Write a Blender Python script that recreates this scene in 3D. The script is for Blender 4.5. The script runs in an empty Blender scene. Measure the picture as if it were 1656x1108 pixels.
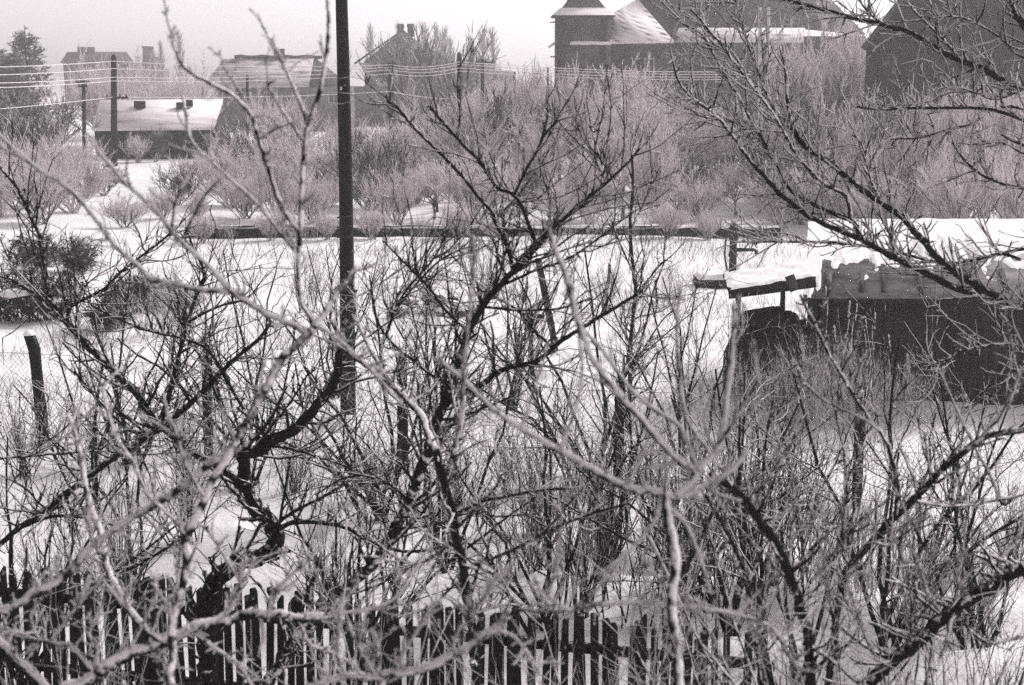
import bpy, math, random
import numpy as np
from mathutils import Vector, noise as mnoise

random.seed(7)
rng = np.random.default_rng(11)
sc = bpy.context.scene
COL = sc.collection
R = math.radians

# ------------------------------------------------------------------ camera
F = 2300.0                      # focal length in photograph pixels (50 mm on 36 mm film)
CX, CY, HY = 828.0, 554.0, 120.0
CAMH = 5.0
TH = math.atan((CY - HY) / F)
cam = bpy.data.cameras.new('camera')
cam.sensor_width = 36.0
cam.lens = 50.0
cam.clip_start = 0.05
cam.clip_end = 6000.0
cam.dof.use_dof = True
cam.dof.focus_distance = 24.0
cam.dof.aperture_fstop = 4.5
camo = bpy.data.objects.new('camera', cam)
COL.objects.link(camo)
camo.location = (0, 0, CAMH)
camo.rotation_euler = (math.pi / 2 - TH, 0, 0)
sc.camera = camo

# ------------------------------------------------------------------ light
SUN_EL, SUN_AZ = R(38), R(55)    # sun to the right and a little ahead
world = bpy.data.worlds.new('World')
sc.world = world
world.use_nodes = True
nt = world.node_tree
nt.nodes.clear()
sky = nt.nodes.new('ShaderNodeTexSky')
sky.sky_type = 'NISHITA'
sky.sun_disc = False
sky.sun_elevation = SUN_EL
sky.sun_rotation = SUN_AZ
sky.air_density = 1.0
sky.dust_density = 1.2
bw = nt.nodes.new('ShaderNodeRGBToBW')
tint = nt.nodes.new('ShaderNodeMix')
tint.data_type = 'RGBA'
tint.blend_type = 'MULTIPLY'
tint.inputs[0].default_value = 1.0
tint.inputs[7].default_value = (1.0, 0.955, 0.975, 1)
bg = nt.nodes.new('ShaderNodeBackground')
bg.inputs[1].default_value = 0.15
wo = nt.nodes.new('ShaderNodeOutputWorld')
nt.links.new(sky.outputs[0], bw.inputs[0])
nt.links.new(bw.outputs[0], tint.inputs[6])
nt.links.new(tint.outputs[2], bg.inputs[0])
nt.links.new(bg.outputs[0], wo.inputs[0])

sun = bpy.data.lights.new('sun', 'SUN')
sun.energy = 1.5
sun.angle = R(10)
sun.color = (1.0, 0.965, 0.97)
suno = bpy.data.objects.new('sun', sun)
COL.objects.link(suno)
sd = Vector((math.sin(SUN_AZ) * math.cos(SUN_EL), math.cos(SUN_AZ) * math.cos(SUN_EL), math.sin(SUN_EL)))
suno.rotation_euler = sd.to_track_quat('Z', 'Y').to_euler()

vs = sc.view_settings
vs.view_transform = 'Standard'
vs.look = 'None'
vs.exposure = 1.08
vs.gamma = 1.0
vs.use_curve_mapping = False
sc.cycles.max_bounces = 7
sc.cycles.diffuse_bounces = 6
sc.cycles.glossy_bounces = 1
sc.cycles.transmission_bounces = 4
sc.cycles.volume_bounces = 0
sc.cycles.use_denoising = False
sc.cycles.caustics_reflective = False
sc.cycles.caustics_refractive = False
HAZE = 0.0022

# ------------------------------------------------------------------ geometry helpers
RIGHT = np.array([1.0, 0, 0])
UP = np.array([0, math.sin(TH), math.cos(TH)])
FWD = np.array([0, math.cos(TH), -math.sin(TH)])
EYE = np.array([0, 0, CAMH])


def ray(x, y):
    return FWD + RIGHT * ((x - CX) / F) + UP * ((CY - y) / F)


def P(x, y, Y):
    "the place seen at photo pixel (x, y) that stands Y metres ahead"
    d = ray(x, y)
    return EYE + d * (Y / d[1])


def G(x, y, z=0.0):
    "the place on the ground seen at photo pixel (x, y)"
    d = ray(x, y)
    return EYE + d * ((z - CAMH) / d[2])


def px(Y):
    return Y / (F * math.cos(TH))


def nrm(v):
    return v / (np.linalg.norm(v, axis=-1, keepdims=True) + 1e-12)


class MB:
    "collects vertices and faces; build() links them as one mesh object"
    def __init__(self):
        self.v = []; self.f = []; self.n = 0
        self.tri = []; self.quad = []

    def add(self, verts, quads=None, tris=None):
        verts = np.asarray(verts, dtype=np.float32).reshape(-1, 3)
        self.v.append(verts)
        if quads is not None and len(quads):
            self.quad.append(np.asarray(quads, dtype=np.int32).reshape(-1, 4) + self.n)
        if tris is not None and len(tris):
            self.tri.append(np.asarray(tris, dtype=np.int32).reshape(-1, 3) + self.n)
        self.n += len(verts)
        return self

    def box(self, c, s, rz=0.0, ax=None):
        "box centred at c with size s; ax = 3 axes rows"
        h = np.array(s) / 2.0
        k = np.array([[-1, -1, -1], [1, -1, -1], [1, 1, -1], [-1, 1, -1], [-1, -1, 1], [1, -1, 1], [1, 1, 1], [-1, 1, 1]]) * h
        if ax is None:
            ca, sa = math.cos(rz), math.sin(rz)
            ax = np.array([[ca, sa, 0], [-sa, ca, 0], [0, 0, 1]])
        v = k @ np.asarray(ax) + np.asarray(c)
        return self.add(v, [(0, 3, 2, 1), (4, 5, 6, 7), (0, 1, 5, 4), (1, 2, 6, 5), (2, 3, 7, 6), (3, 0, 4, 7)])

    def prism(self, poly, d):
        "polygon (list of 3-D points, in order) extruded by the vector d, closed"
        p = np.asarray(poly, float); n = len(p)
        v = np.vstack([p, p + np.asarray(d, float)])
        q = [(i, (i + 1) % n, (i + 1) % n + n, i + n) for i in range(n)]
        t = [(0, i + 1, i) for i in range(1, n - 1)] + [(n, n + i, n + i + 1) for i in range(1, n - 1)]
        return self.add(v, q, t)

    def beam(self, a, b, w, h, up=(0, 0, 1)):
        a = np.asarray(a, float); b = np.asarray(b, float)
        L = np.linalg.norm(b - a)
        x = (b - a) / L
        y = np.cross(up, x); y /= np.linalg.norm(y)
        z = np.cross(x, y)
        return self.box((a + b) / 2, (L, w, h), ax=np.array([x, y, z]))

    def tubes(self, pts, rad, sides=3, caps=False):
        "pts (N,k,3), rad (N,k): N tubes at once"
        pts = np.asarray(pts, float); rad = np.asarray(rad, float)
        if pts.ndim == 2:
            pts = pts[None]; rad = rad[None]
        N, k, _ = pts.shape
        if N == 0:
            return self
        tan = np.empty_like(pts)
        tan[:, 1:-1] = pts[:, 2:] - pts[:, :-2]
        tan[:, 0] = pts[:, 1] - pts[:, 0]
        tan[:, -1] = pts[:, -1] - pts[:, -2]
        tan = nrm(tan)
        main = nrm(pts[:, -1] - pts[:, 0])
        ref = np.where(np.abs(main[:, 2:3]) > 0.85, np.array([[0.9, 0.3, 0.1]]), np.array([[0.05, 0.1, 1.0]]))
        u = nrm(np.cross(tan, ref[:, None, :]))
        w = np.cross(tan, u)
        a = np.arange(sides) * (2 * math.pi / sides) + 0.5
        ring = (u[:, :, None, :] * np.cos(a)[None, None, :, None] + w[:, :, None, :] * np.sin(a)[None, None, :, None])
        v = pts[:, :, None, :] + ring * rad[:, :, None, None]
        base = (np.arange(N) * k * sides)[:, None, None] + (np.arange(k - 1) * sides)[None, :, None]
        i = np.arange(sides)[None, None, :]; j = (np.arange(sides) + 1) % sides
        j = j[None, None, :]
        q = np.stack([base + i, base + j, base + j + sides, base + i + sides], -1).reshape(-1, 4)
        t = None
        if caps:
            e = (np.arange(N) * k * sides)[:, None]
            tt = []
            for s in range(1, sides - 1):
                tt.append(np.stack([e[:, 0], e[:, 0] + s + 1, e[:, 0] + s], -1))
                l = e[:, 0] + (k - 1) * sides
                tt.append(np.stack([l, l + s, l + s + 1], -1))
            t = np.concatenate(tt)
        return self.add(v.reshape(-1, 3), q, t)

    def grid(self, V):
        "V (m,n,3) sheet"
        m, n, _ = V.shape
        idx = np.arange(m * n).reshape(m, n)
        q = np.stack([idx[:-1, :-1], idx[:-1, 1:], idx[1:, 1:], idx[1:, :-1]], -1).reshape(-1, 4)
        return self.add(V.reshape(-1, 3), q)

    def mesh(self, name, mat, smooth=False):
        me = bpy.data.meshes.new(name)
        v = np.concatenate(self.v) if self.v else np.zeros((0, 3), np.float32)
        q = np.concatenate(self.quad) if self.quad else np.zeros((0, 4), np.int32)
        t = np.concatenate(self.tri) if self.tri else np.zeros((0, 3), np.int32)
        me.vertices.add(len(v)); me.vertices.foreach_set('co', v.ravel())
        nl = len(q) * 4 + len(t) * 3
        me.loops.add(nl)
        me.loops.foreach_set('vertex_index', np.concatenate([q.ravel(), t.ravel()]).astype(np.int32))
        me.polygons.add(len(q) + len(t))
        starts = np.concatenate([np.arange(len(q)) * 4, len(q) * 4 + np.arange(len(t)) * 3]).astype(np.int32)
        me.polygons.foreach_set('loop_start', starts)
        if smooth:
            me.polygons.foreach_set('use_smooth', np.ones(len(q) + len(t), dtype=bool))
        me.update(calc_edges=True)
        me.validate()
        me.materials.append(mat)
        return me

    def build(self, name, mat, parent=None, smooth=False, kind=None, label=None):
        o = bpy.data.objects.new(name, self.mesh(name, mat, smooth))
        COL.objects.link(o)
        if parent is not None:
            o.parent = parent
            o.matrix_parent_inverse = parent.matrix_basis.inverted()
        if kind: o['kind'] = kind
        if label: o['label'] = label
        return o


def tag(o, label, cat, group=None, kind=None):
    if label: o['label'] = label
    if cat: o['category'] = cat
    if group: o['group'] = group
    if kind: o['kind'] = kind
    return o


def thing(name, label, cat, loc=(0, 0, 0), group=None):
    o = bpy.data.objects.new(name, None)
    COL.objects.link(o)
    o.location = tuple(float(c) for c in loc)
    o.empty_display_size = 0.3
    return tag(o, label, cat, group)


def structure(o):
    o['kind'] = 'structure'
    return o


def copy_thing(src, loc, rz, s, label, group=None):
    c = src.copy(); COL.objects.link(c)
    c.location = loc; c.rotation_euler = (0, 0, rz); c.scale = s
    c['label'] = label
    if group: c['group'] = group
    for ch in src.children:
        k = ch.copy(); COL.objects.link(k); k.parent = c
    return c

# ------------------------------------------------------------------ materials (a black-and-white world, faintly plum)
def T(v):
    return (v, v * 0.95, v * 0.972, 1.0)


def base_mat(name, rough=0.9, spec=0.15):
    m = bpy.data.materials.new(name); m.use_nodes = True
    n = m.node_tree.nodes; b = n['Principled BSDF']
    b.inputs['Roughness'].default_value = rough
    b.inputs['Specular IOR Level'].default_value = spec
    return m, m.node_tree, b


def math_node(t, op, a, b=None, clamp=False):
    n = t.nodes.new('ShaderNodeMath'); n.operation = op; n.use_clamp = clamp
    for i, s in enumerate((a, b)):
        if s is None: continue
        if hasattr(s, 'links'): t.links.new(s, n.inputs[i])
        else: n.inputs[i].default_value = s
    return n.outputs[0]


def noise_node(t, scale, detail=4, rough=0.6, vec=None):
    n = t.nodes.new('ShaderNodeTexNoise')
    n.inputs['Scale'].default_value = scale
    n.inputs['Detail'].default_value = detail
    n.inputs['Roughness'].default_value = rough
    if vec is None:
        g = t.nodes.new('ShaderNodeNewGeometry'); vec = g.outputs['Position']
    t.links.new(vec, n.inputs['Vector'])
    return n.outputs['Fac']


def mix_col(t, fac, a, b):
    n = t.nodes.new('ShaderNodeMix'); n.data_type = 'RGBA'
    if hasattr(fac, 'links'): t.links.new(fac, n.inputs[0])
    else: n.inputs[0].default_value = fac
    for i, s in ((6, a), (7, b)):
        if hasattr(s, 'links'): t.links.new(s, n.inputs[i])
        else: n.inputs[i].default_value = s
    return n.outputs[2]


def maprange(t, v, lo, hi, smooth=True):
    n = t.nodes.new('ShaderNodeMapRange')
    n.interpolation_type = 'SMOOTHSTEP' if smooth else 'LINEAR'
    t.links.new(v, n.inputs[0])
    n.inputs[1].default_value = lo; n.inputs[2].default_value = hi
    return n.outputs[0]


def bump(t, b, h, strength, dist):
    n = t.nodes.new('ShaderNodeBump')
    n.inputs['Strength'].default_value = strength
    n.inputs['Distance'].default_value = dist
    t.links.new(h, n.inputs['Height'])
    t.links.new(n.outputs[0], b.inputs['Normal'])


def noisy_mat(name, lo, hi, scale, rough=0.9, bstr=0.4, bdist=0.02, spec=0.12, detail=5):
    m, t, b = base_mat(name, rough, spec)
    f = noise_node(t, scale, detail)
    c = mix_col(t, maprange(t, f, 0.3, 0.7), T(lo), T(hi))
    t.links.new(c, b.inputs['Base Color'])
    bump(t, b, f, bstr, bdist)
    return m


def frost_mat(name, bark, frost, amount, scale, side=(0, 0, 1), glow=0.0):
    "rime on top of dark bark, broken by noise; tilted side imitates sidelight"
    m, t, b = base_mat(name, 0.92, 0.1)
    g = t.nodes.new('ShaderNodeNewGeometry')
    dot = t.nodes.new('ShaderNodeVectorMath'); dot.operation = 'DOT_PRODUCT'
    s = np.array(side, float); s /= np.linalg.norm(s)
    t.links.new(g.outputs['Normal'], dot.inputs[0]); dot.inputs[1].default_value = tuple(s)
    f = noise_node(t, scale, 3, 0.6, g.outputs['Position'])
    v = math_node(t, 'ADD', math_node(t, 'MULTIPLY', dot.outputs['Value'], 0.5), math_node(t, 'MULTIPLY', f, 1.5))
    fac = maprange(t, v, 1.05 - amount, 1.35 - amount)
    f2 = noise_node(t, scale * 5, 2, 0.6, g.outputs['Position'])
    dark = mix_col(t, f2, T(bark * 0.6), T(bark * 1.5))
    pale = mix_col(t, f2, T(frost * 0.82), T(min(0.86, frost * 1.12)))
    c = mix_col(t, fac, dark, pale)
    t.links.new(c, b.inputs['Base Color'])
    bump(t, b, f2, 0.5, 0.3 / scale)
    if glow:      # rime is ice crystals: light comes through it
        tr = t.nodes.new('ShaderNodeBsdfTranslucent'); t.links.new(c, tr.inputs[0])
        mx = t.nodes.new('ShaderNodeMixShader')
        t.links.new(math_node(t, 'MULTIPLY', fac, glow), mx.inputs[0])
        t.links.new(b.outputs[0], mx.inputs[1]); t.links.new(tr.outputs[0], mx.inputs[2])
        o = [n for n in t.nodes if n.type == 'OUTPUT_MATERIAL'][0]
        t.links.new(mx.outputs[0], o.inputs['Surface'])
    return m


M = {}
M['bark'] = frost_mat('bark', 0.008, 0.62, -0.08, 26, (0.3, -0.1, 1))  # side leaned right in these three: lit and shaded flanks painted into colour
M['bark_rime'] = frost_mat('bark_rime', 0.008, 0.68, 0.24, 20, (0.6, -0.25, 0.8))
M['rime'] = frost_mat('rime', 0.010, 0.66, 0.42, 20, (0.6, -0.3, 0.8), glow=0.3)
M['rime_dull'] = frost_mat('rime_dull', 0.025, 0.66, 0.50, 20)
M['twig_dark'] = frost_mat('twig_dark', 0.010, 0.66, 0.17, 14)
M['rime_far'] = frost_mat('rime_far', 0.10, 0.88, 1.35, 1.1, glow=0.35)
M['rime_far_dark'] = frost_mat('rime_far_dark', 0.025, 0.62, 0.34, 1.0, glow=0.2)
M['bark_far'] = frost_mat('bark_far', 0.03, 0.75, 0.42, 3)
M['conifer'] = frost_mat('conifer', 0.03, 0.45, 0.30, 0.9)
M['wood_dark'] = noisy_mat('wood_dark', 0.008, 0.022, 9)
M['wood_pole'] = noisy_mat('wood_pole', 0.006, 0.018, 5)
M['picket'] = frost_mat('picket', 0.014, 0.5, -0.12, 16)
M['post'] = frost_mat('post', 0.014, 0.55, -0.05, 16)
M['iron'] = noisy_mat('iron', 0.010, 0.02, 20, rough=0.6, spec=0.3)
M['wall_dark'] = noisy_mat('wall_dark', 0.010, 0.02, 2.5, rough=1.0, spec=0.0)
M['shed_board'] = noisy_mat('shed_board', 0.014, 0.03, 3)
M['villa_wall'] = noisy_mat('villa_wall', 0.025, 0.075, 1.6)
M['brown_wall'] = noisy_mat('brown_wall', 0.012, 0.02, 1.2)
M['grey_wall'] = noisy_mat('grey_wall', 0.10, 0.16, 1.0)
M['pale_wall'] = noisy_mat('pale_wall', 0.42, 0.55, 1.0)
M['roof_dark'] = noisy_mat('roof_dark', 0.05, 0.09, 2.0)
M['tar'] = noisy_mat('tar', 0.12, 0.34, 2.3)
M['glass'] = base_mat('glass', 0.15, 0.5)[0]
M['glass'].node_tree.nodes['Principled BSDF'].inputs['Base Color'].default_value = T(0.02)
M['trim'] = noisy_mat('trim', 0.35, 0.5, 4)
M['wire'] = noisy_mat('wire', 0.8, 0.88, 3)
M['net'] = noisy_mat('net', 0.25, 0.5, 6)
M['straw'] = frost_mat('straw', 0.012, 0.35, 0.02, 5)
M['stone'] = noisy_mat('stone', 0.03, 0.08, 5)
M['concrete'] = noisy_mat('concrete', 0.5, 0.66, 3)


def snow_mat():
    m, t, b = base_mat('snow', 0.75, 0.25)
    g = t.nodes.new('ShaderNodeNewGeometry')
    f1 = noise_node(t, 0.5, 6, 0.6, g.outputs['Position'])
    f2 = noise_node(t, 14, 4, 0.7, g.outputs['Position'])
    c = mix_col(t, maprange(t, f1, 0.25, 0.75), (0.72, 0.70, 0.71, 1), (0.88, 0.86, 0.87, 1))
    t.links.new(c, b.inputs['Base Color'])
    h = math_node(t, 'ADD', math_node(t, 'MULTIPLY', f1, 3.0), f2)
    bump(t, b, h, 0.5, 0.04)
    b.inputs['Subsurface Weight'].default_value = 0.0
    return m


M['snow'] = snow_mat()


def tile_roof_mat(name, tile, snowc, amount, sx, sy, pw=0.36):
    "tile courses half hidden by rime: uses the roof's UV-less object position along its slope"
    m, t, b = base_mat(name, 0.9, 0.1)
    g = t.nodes.new('ShaderNodeNewGeometry')
    sep = t.nodes.new('ShaderNodeSeparateXYZ')
    t.links.new(g.outputs['Position'], sep.inputs[0])
    a = math_node(t, 'ADD', math_node(t, 'MULTIPLY', sep.outputs['X'], sx), math_node(t, 'MULTIPLY', sep.outputs['Y'], sx * 0.8))
    z = math_node(t, 'MULTIPLY', sep.outputs['Z'], sy)
    d1 = math_node(t, 'SINE', math_node(t, 'ADD', a, z))
    d2 = math_node(t, 'SINE', math_node(t, 'SUBTRACT', a, z))
    pat = math_node(t, 'MAXIMUM', d1, d2)
    n1 = noise_node(t, 0.55, 4, 0.6, g.outputs['Position'])
    v = math_node(t, 'ADD', math_node(t, 'MULTIPLY', pat, pw), math_node(t, 'MULTIPLY', n1, 1.4))
    fac = maprange(t, v, 1.0 - amount, 1.45 - amount)
    c = mix_col(t, fac, T(tile), T(snowc))
    t.links.new(c, b.inputs['Base Color'])
    bump(t, b, pat, 0.6, 0.05)
    return m


M['tile_snowy'] = tile_roof_mat('tile_snowy', 0.04, 0.8, 0.86, 6, 8)
M['tile_grey'] = tile_roof_mat('tile_grey', 0.12, 0.5, 0.62, 1.2, 14, 0.12)
M['tile_dark'] = tile_roof_mat('tile_dark', 0.05, 0.45, -0.10, 9, 11)
M['tile_slate'] = tile_roof_mat('tile_slate', 0.14, 0.74, 0.80, 1.2, 14, 0.12)

# ------------------------------------------------------------------ ground
def relief(x, y):
    h = 0.14 * mnoise.noise(Vector((x * 0.16, y * 0.16, 1.0))) + 0.09 * mnoise.noise(Vector((x * 0.55, y * 0.5, 4.0)))
    h += 0.03 * mnoise.noise(Vector((x * 2.1, y * 2.1, 9.0)))
    # dug garden beds under the snow, in front on the right
    w = max(0.0, min(1.0, (x + 0.5) / 2.0)) * max(0.0, min(1.0, (15.5 - y) / 2.0)) * max(0.0, min(1.0, (y - 9.5) / 1.0))
    if w > 0:
        h += w * 0.10 * math.sin((y + 0.16 * x) * 4.3 + 1.4 * mnoise.noise(Vector((x * 0.4, y * 0.4, 2.0))))
    # soft lumpy drifts in the middle of the garden
    w = max(0.0, 1.0 - abs(y - 25.0) / 7.0)
    if w > 0:
        h += w * 0.14 * mnoise.noise(Vector((x * 0.5, y * 0.85, 7.0)))
    return h


ys = np.concatenate([np.linspace(-12, 6, 10)[:-1], np.linspace(6, 36, 340)[:-1], np.linspace(36, 60, 60)[:-1], np.geomspace(60, 3000, 40)])
us = np.linspace(-1, 1, 260)
V = np.zeros((len(ys), len(us), 3), np.float32)
for i, y in enumerate(ys):
    half = max(14.0, abs(y) * 0.62 + 6)
    for j, u in enumerate(us):
        x = u * half
        V[i, j] = (x, y, relief(x, y) if -2 < y < 70 else 0.0)
# trodden trails: rows of footprints pressed into the snow
for (xa, ya, xb, yb) in ((-6.5, 23, 3.5, 31), (3.6, 32, -3.0, 40), (-2.5, 15.2, 5.0, 13.2), (-5.5, 30, 1.0, 22.5), (1.0, 22.5, 3.4, 20.5), (-1, 27, 4.2, 22.8)):
    L = math.hypot(xb - xa, yb - ya); n = int(L / 0.36)
    for i in range(n):
        f = i / n
        fx = xa + (xb - xa) * f + 0.35 * math.sin(f * 7 + xa) + (0.11 if i % 2 else -0.11) + random.gauss(0, .05)
        fy = ya + (yb - ya) * f + 0.3 * math.sin(f * 5 + ya) + random.gauss(0, .05)
        d2 = ((V[:, :, 0] - fx) / 0.17) ** 2 + ((V[:, :, 1] - fy) / 0.20) ** 2
        V[:, :, 2] -= 0.13 * np.exp(-d2) - 0.035 * np.exp(-(np.sqrt(d2) - 1.7) ** 2 * 3)
structure(MB().grid(V).build('ground', M['snow'], smooth=True))


def gz(x, y):
    return relief(x, y)

# ------------------------------------------------------------------ low dark boundary wall across the garden
t = thing('low_wall', 'long low dark garden wall with a snow cap crossing behind the open snow', 'wall', (-2, 44.5, 0))
x0, x1 = P(300, 370, 44.6)[0], P(1262, 370, 44.6)[0]
k = 0
x = x0
while x < x1:
    L = 1.6 + 0.5 * random.random()
    e = min(x + L, x1)
    MB().box(((x + e) / 2, 44.6 + 0.03 * random.random(), 0.07), (e - x - 0.012, 0.24, 0.42 + 0.10 * random.random())).build('slab', M['wall_dark'], t)
    x = e
V = np.zeros((90, 7, 3))
for i, xx in enumerate(np.linspace(x0, x1, 90)):
    for j, u in enumerate(np.linspace(-1, 1, 7)):
        V[i, j] = (xx, 44.6 + u * 0.14, 0.255 + 0.07 * math.sqrt(max(0, 1 - u * u)) + 0.06 * mnoise.noise(Vector((xx * 1.5, u, 0))))
MB().grid(V).build('snow_cap', M['snow'], t, smooth=True)

# ------------------------------------------------------------------ buildings
def wall_block(mb, pts, z0, z1):
    "vertical prism over a ground polygon (list of (x, y))"
    poly = [(p[0], p[1], z0) for p in pts]
    return mb.prism(poly, (0, 0, z1 - z0))


def roof_face(mb, pts, th=0.12):
    "a roof face of thickness th under the polygon"
    p = np.asarray(pts, float)
    n = np.cross(p[1] - p[0], p[2] - p[0]); n /= np.linalg.norm(n)
    if n[2] < 0: n = -n
    return mb.prism(p - n * th, n * th)


def window(parent, c, w, h, mat=None):
    wo_ = MB().box((c[0], c[1], c[2]), (w, 0.06, h)).build('window', M['glass'], parent)
    fr = MB()
    for s in (-1, 1):
        fr.box((c[0] + s * w / 2, c[1] - 0.03, c[2]), (0.08, 0.09, h + 0.16))
        fr.box((c[0], c[1] - 0.03, c[2] + s * h / 2), (w - 0.09, 0.085, 0.08))
    fr.box((c[0], c[1] - 0.035, c[2]), (0.05, 0.06, h - 0.1))
    f = fr.build('frame', mat or M['trim'], wo_); f['kind'] = 'stuff'
    return wo_


# --- turreted villa -----------------------------------------------------------
YV = 92.0
def V3(x, y, dy=0.0): return P(x, y, YV + dy)
t = thing('turreted_villa', 'dark villa with a corner turret and rime-covered tile roof', 'house', (V3(1050, 200)[0], YV, 0))
xl, xm, xr = V3(900, 100)[0], V3(1090, 100)[0], V3(1300, 100)[0]
z_eave = V3(1000, 68)[2]
mb = MB(); wall_block(mb, [(V3(948, 100)[0], YV), (xm, YV), (xm, YV + 11), (V3(948, 100)[0], YV + 11)], -0.3, z_eave)
mb.build('wall', M['villa_wall'], t)
mb = MB(); wall_block(mb, [(xm + 0.003, YV + 1.0), (xr, YV + 1.0), (xr, YV + 12), (xm + 0.003, YV + 12)], -0.3, V3(1150, 66, 1.0)[2])
mb.build('wall', M['villa_wall'], t)
wall_block(MB(), [(xr + 0.003, YV + 11.2), (V3(1396, 50, 12)[0], YV + 11.2), (V3(1396, 50, 12)[0], YV + 12.5), (xr + 0.003, YV + 12.5)], -0.3, V3(1396, 59, 12)[2]).build('wall', M['villa_wall'], t)
# turret
tx0, tx1 = V3(899, 50)[0], V3(987, 50)[0]
tw = tx1 - tx0; tc = ((tx0 + tx1) / 2, YV + tw / 2 - 0.9)
z_t = V3(940, 26)[2]
mb = MB(); wall_block(mb, [(tx0, tc[1] - tw / 2), (tx1, tc[1] - tw / 2), (tx1, tc[1] + tw / 2), (tx0, tc[1] + tw / 2)], -0.3, z_t)
tur = mb.build('turret', M['villa_wall'], t)
for xx in (906, 975):
    mb = MB().box((V3(xx, 50)[0], tc[1] - tw / 2 - 0.05, z_t - 1.6), (0.35, 0.1, 3.0)); mb.build('pilaster', M['brown_wall'], tur)
# flared turret roof
mb = MB()
prof = [(tw / 2 + 0.26, z_t - 0.05), (tw / 2 - 0.28, z_t + 0.40), (tw / 2 - 0.72, z_t + 0.95), (tw / 2 - 0.98, z_t + 1.8), (tw / 2 - 1.2, z_t + 3.2), (0.05, z_t + 5.5)]
vv = []
for r_, z_ in prof:
    vv += [(tc[0] + sx * r_, tc[1] + sy * r_, z_) for sx, sy in ((-1, -1), (1, -1), (1, 1), (-1, 1))]
q = [(4 * i + j, 4 * i + (j + 1) % 4, 4 * (i + 1) + (j + 1) % 4, 4 * (i + 1) + j) for i in range(5) for j in range(4)] + [(0, 3, 2, 1)]
rf = mb.add(vv, q).build('turret_roof', M['tile_dark'], t)
mb = MB()
hh = tw / 2 + 0.49
for (a, b) in ((prof[0], prof[1]),):
    lo, hi = a[0] + 0.03, b[0] + 0.03
    vv = [(tc[0] + sx * lo, tc[1] + sy * lo, a[1] + 0.06) for sx, sy in ((-1, -1), (1, -1), (1, 1), (-1, 1))] + [(tc[0] + sx * hi, tc[1] + sy * hi, b[1] + 0.08) for sx, sy in ((-1, -1), (1, -1), (1, 1), (-1, 1))]
    mb.add(vv, [(j, (j + 1) % 4, 4 + (j + 1) % 4, 4 + j) for j in range(4)])
mb.build('snow', M['tile_slate'], rf)
# small bracket eave on the left of the turret
mb = MB(); roof_face(mb, [V3(886, 75), V3(899, 66), V3(899, 66, 4), V3(886, 75, 4)], 0.15)
mb.build('side_eave', M['tile_snowy'], t)
for yy in (36, 92):
    MB().beam(V3(890, yy, -.3), V3(905, yy, -.3), 0.08, 0.08).build('bracket', M['iron'], t)
# skirt roof in front of the turret
a0, a1, b1, b0 = V3(922, 69, -1.2), V3(989, 69, -1.2), V3(986, 50, 1.5), V3(942, 52, 1.5)
mb = MB(); roof_face(mb, [a0, a1, b1, b0], 0.15); mb.build('skirt_roof', M['tile_snowy'], t)
# hipped front roof
ap = V3(1031, -2, 5.5)
mb = MB(); roof_face(mb, [V3(986, 68, -1.2), V3(1090, 66, -1.2), ap, V3(986, 24, 2.4)], 0.15); mb.build('hip_roof', M['tile_snowy'], t)
mb = MB(); roof_face(mb, [V3(1090, 66, -1.2), V3(1140, 20, 9), ap], 0.15); mb.build('hip_roof', M['tile_dark'], t)
# main roof: bare tiles above, rime along the eave
e0, e1 = V3(1088, 66, -0.1), V3(1300, 66, -0.1)
m0, m1 = V3(1098, 45, 1.0), V3(1302, 45, 1.0)
r0, r1 = V3(1110, -130, 9.5), V3(1215, -130, 9.5)
mb = MB(); roof_face(mb, [e0, e1, m1, m0], 0.15); mb.build('eave_roof', M['tile_slate'], t)
mb = MB(); roof_face(mb, [m0, m1, r1, r0], 0.15); mb.build('main_roof', M['tile_dark'], t)
mb = MB(); roof_face(mb, [m1 + np.array([0.02, 0, 0]), V3(1400, 55, 12), r1], 0.15); mb.build('main_roof', M['tile_dark'], t)
# back ridge to the left
mb = MB(); roof_face(mb, [V3(1031, -2, 5.6), V3(1110, -130, 9.6), V3(1098, 45, 1.6)], 0.1); mb.build('main_roof', M['tile_dark'], t)
window(t, V3(1050, 112, -0.06), 0.55, 1.3)
window(t, V3(1168, 116, 0.95), 0.8, 1.3)
window(t, V3(1010, 130, -0.06), 0.55, 1.0)
dw = MB().tubes(np.array([V3(988, 68, -0.1), V3(988, 180, -0.1)]), np.array([0.07, 0.07]), 6, True).build('downpipe', M['iron'], t)

# --- pale lattice mast beside the villa
t = thing('lattice_mast', 'pale rime-white lattice mast standing in front of the villa', 'mast', G(1237, 285))
YM = float(t.location[1])
for s in (1229, 1243):
    MB().tubes(np.array([P(s, 12, YM), P(s - 1, 285, YM)]), np.array([0.09, 0.10]), 6, True).build('leg', M['concrete'], t)
for yy in range(25, 150, 14):
    MB().beam(P(1230, yy, YM - .02), P(1242, yy + 7, YM - .02), 0.05, 0.05).build('brace', M['concrete'], t)

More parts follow.
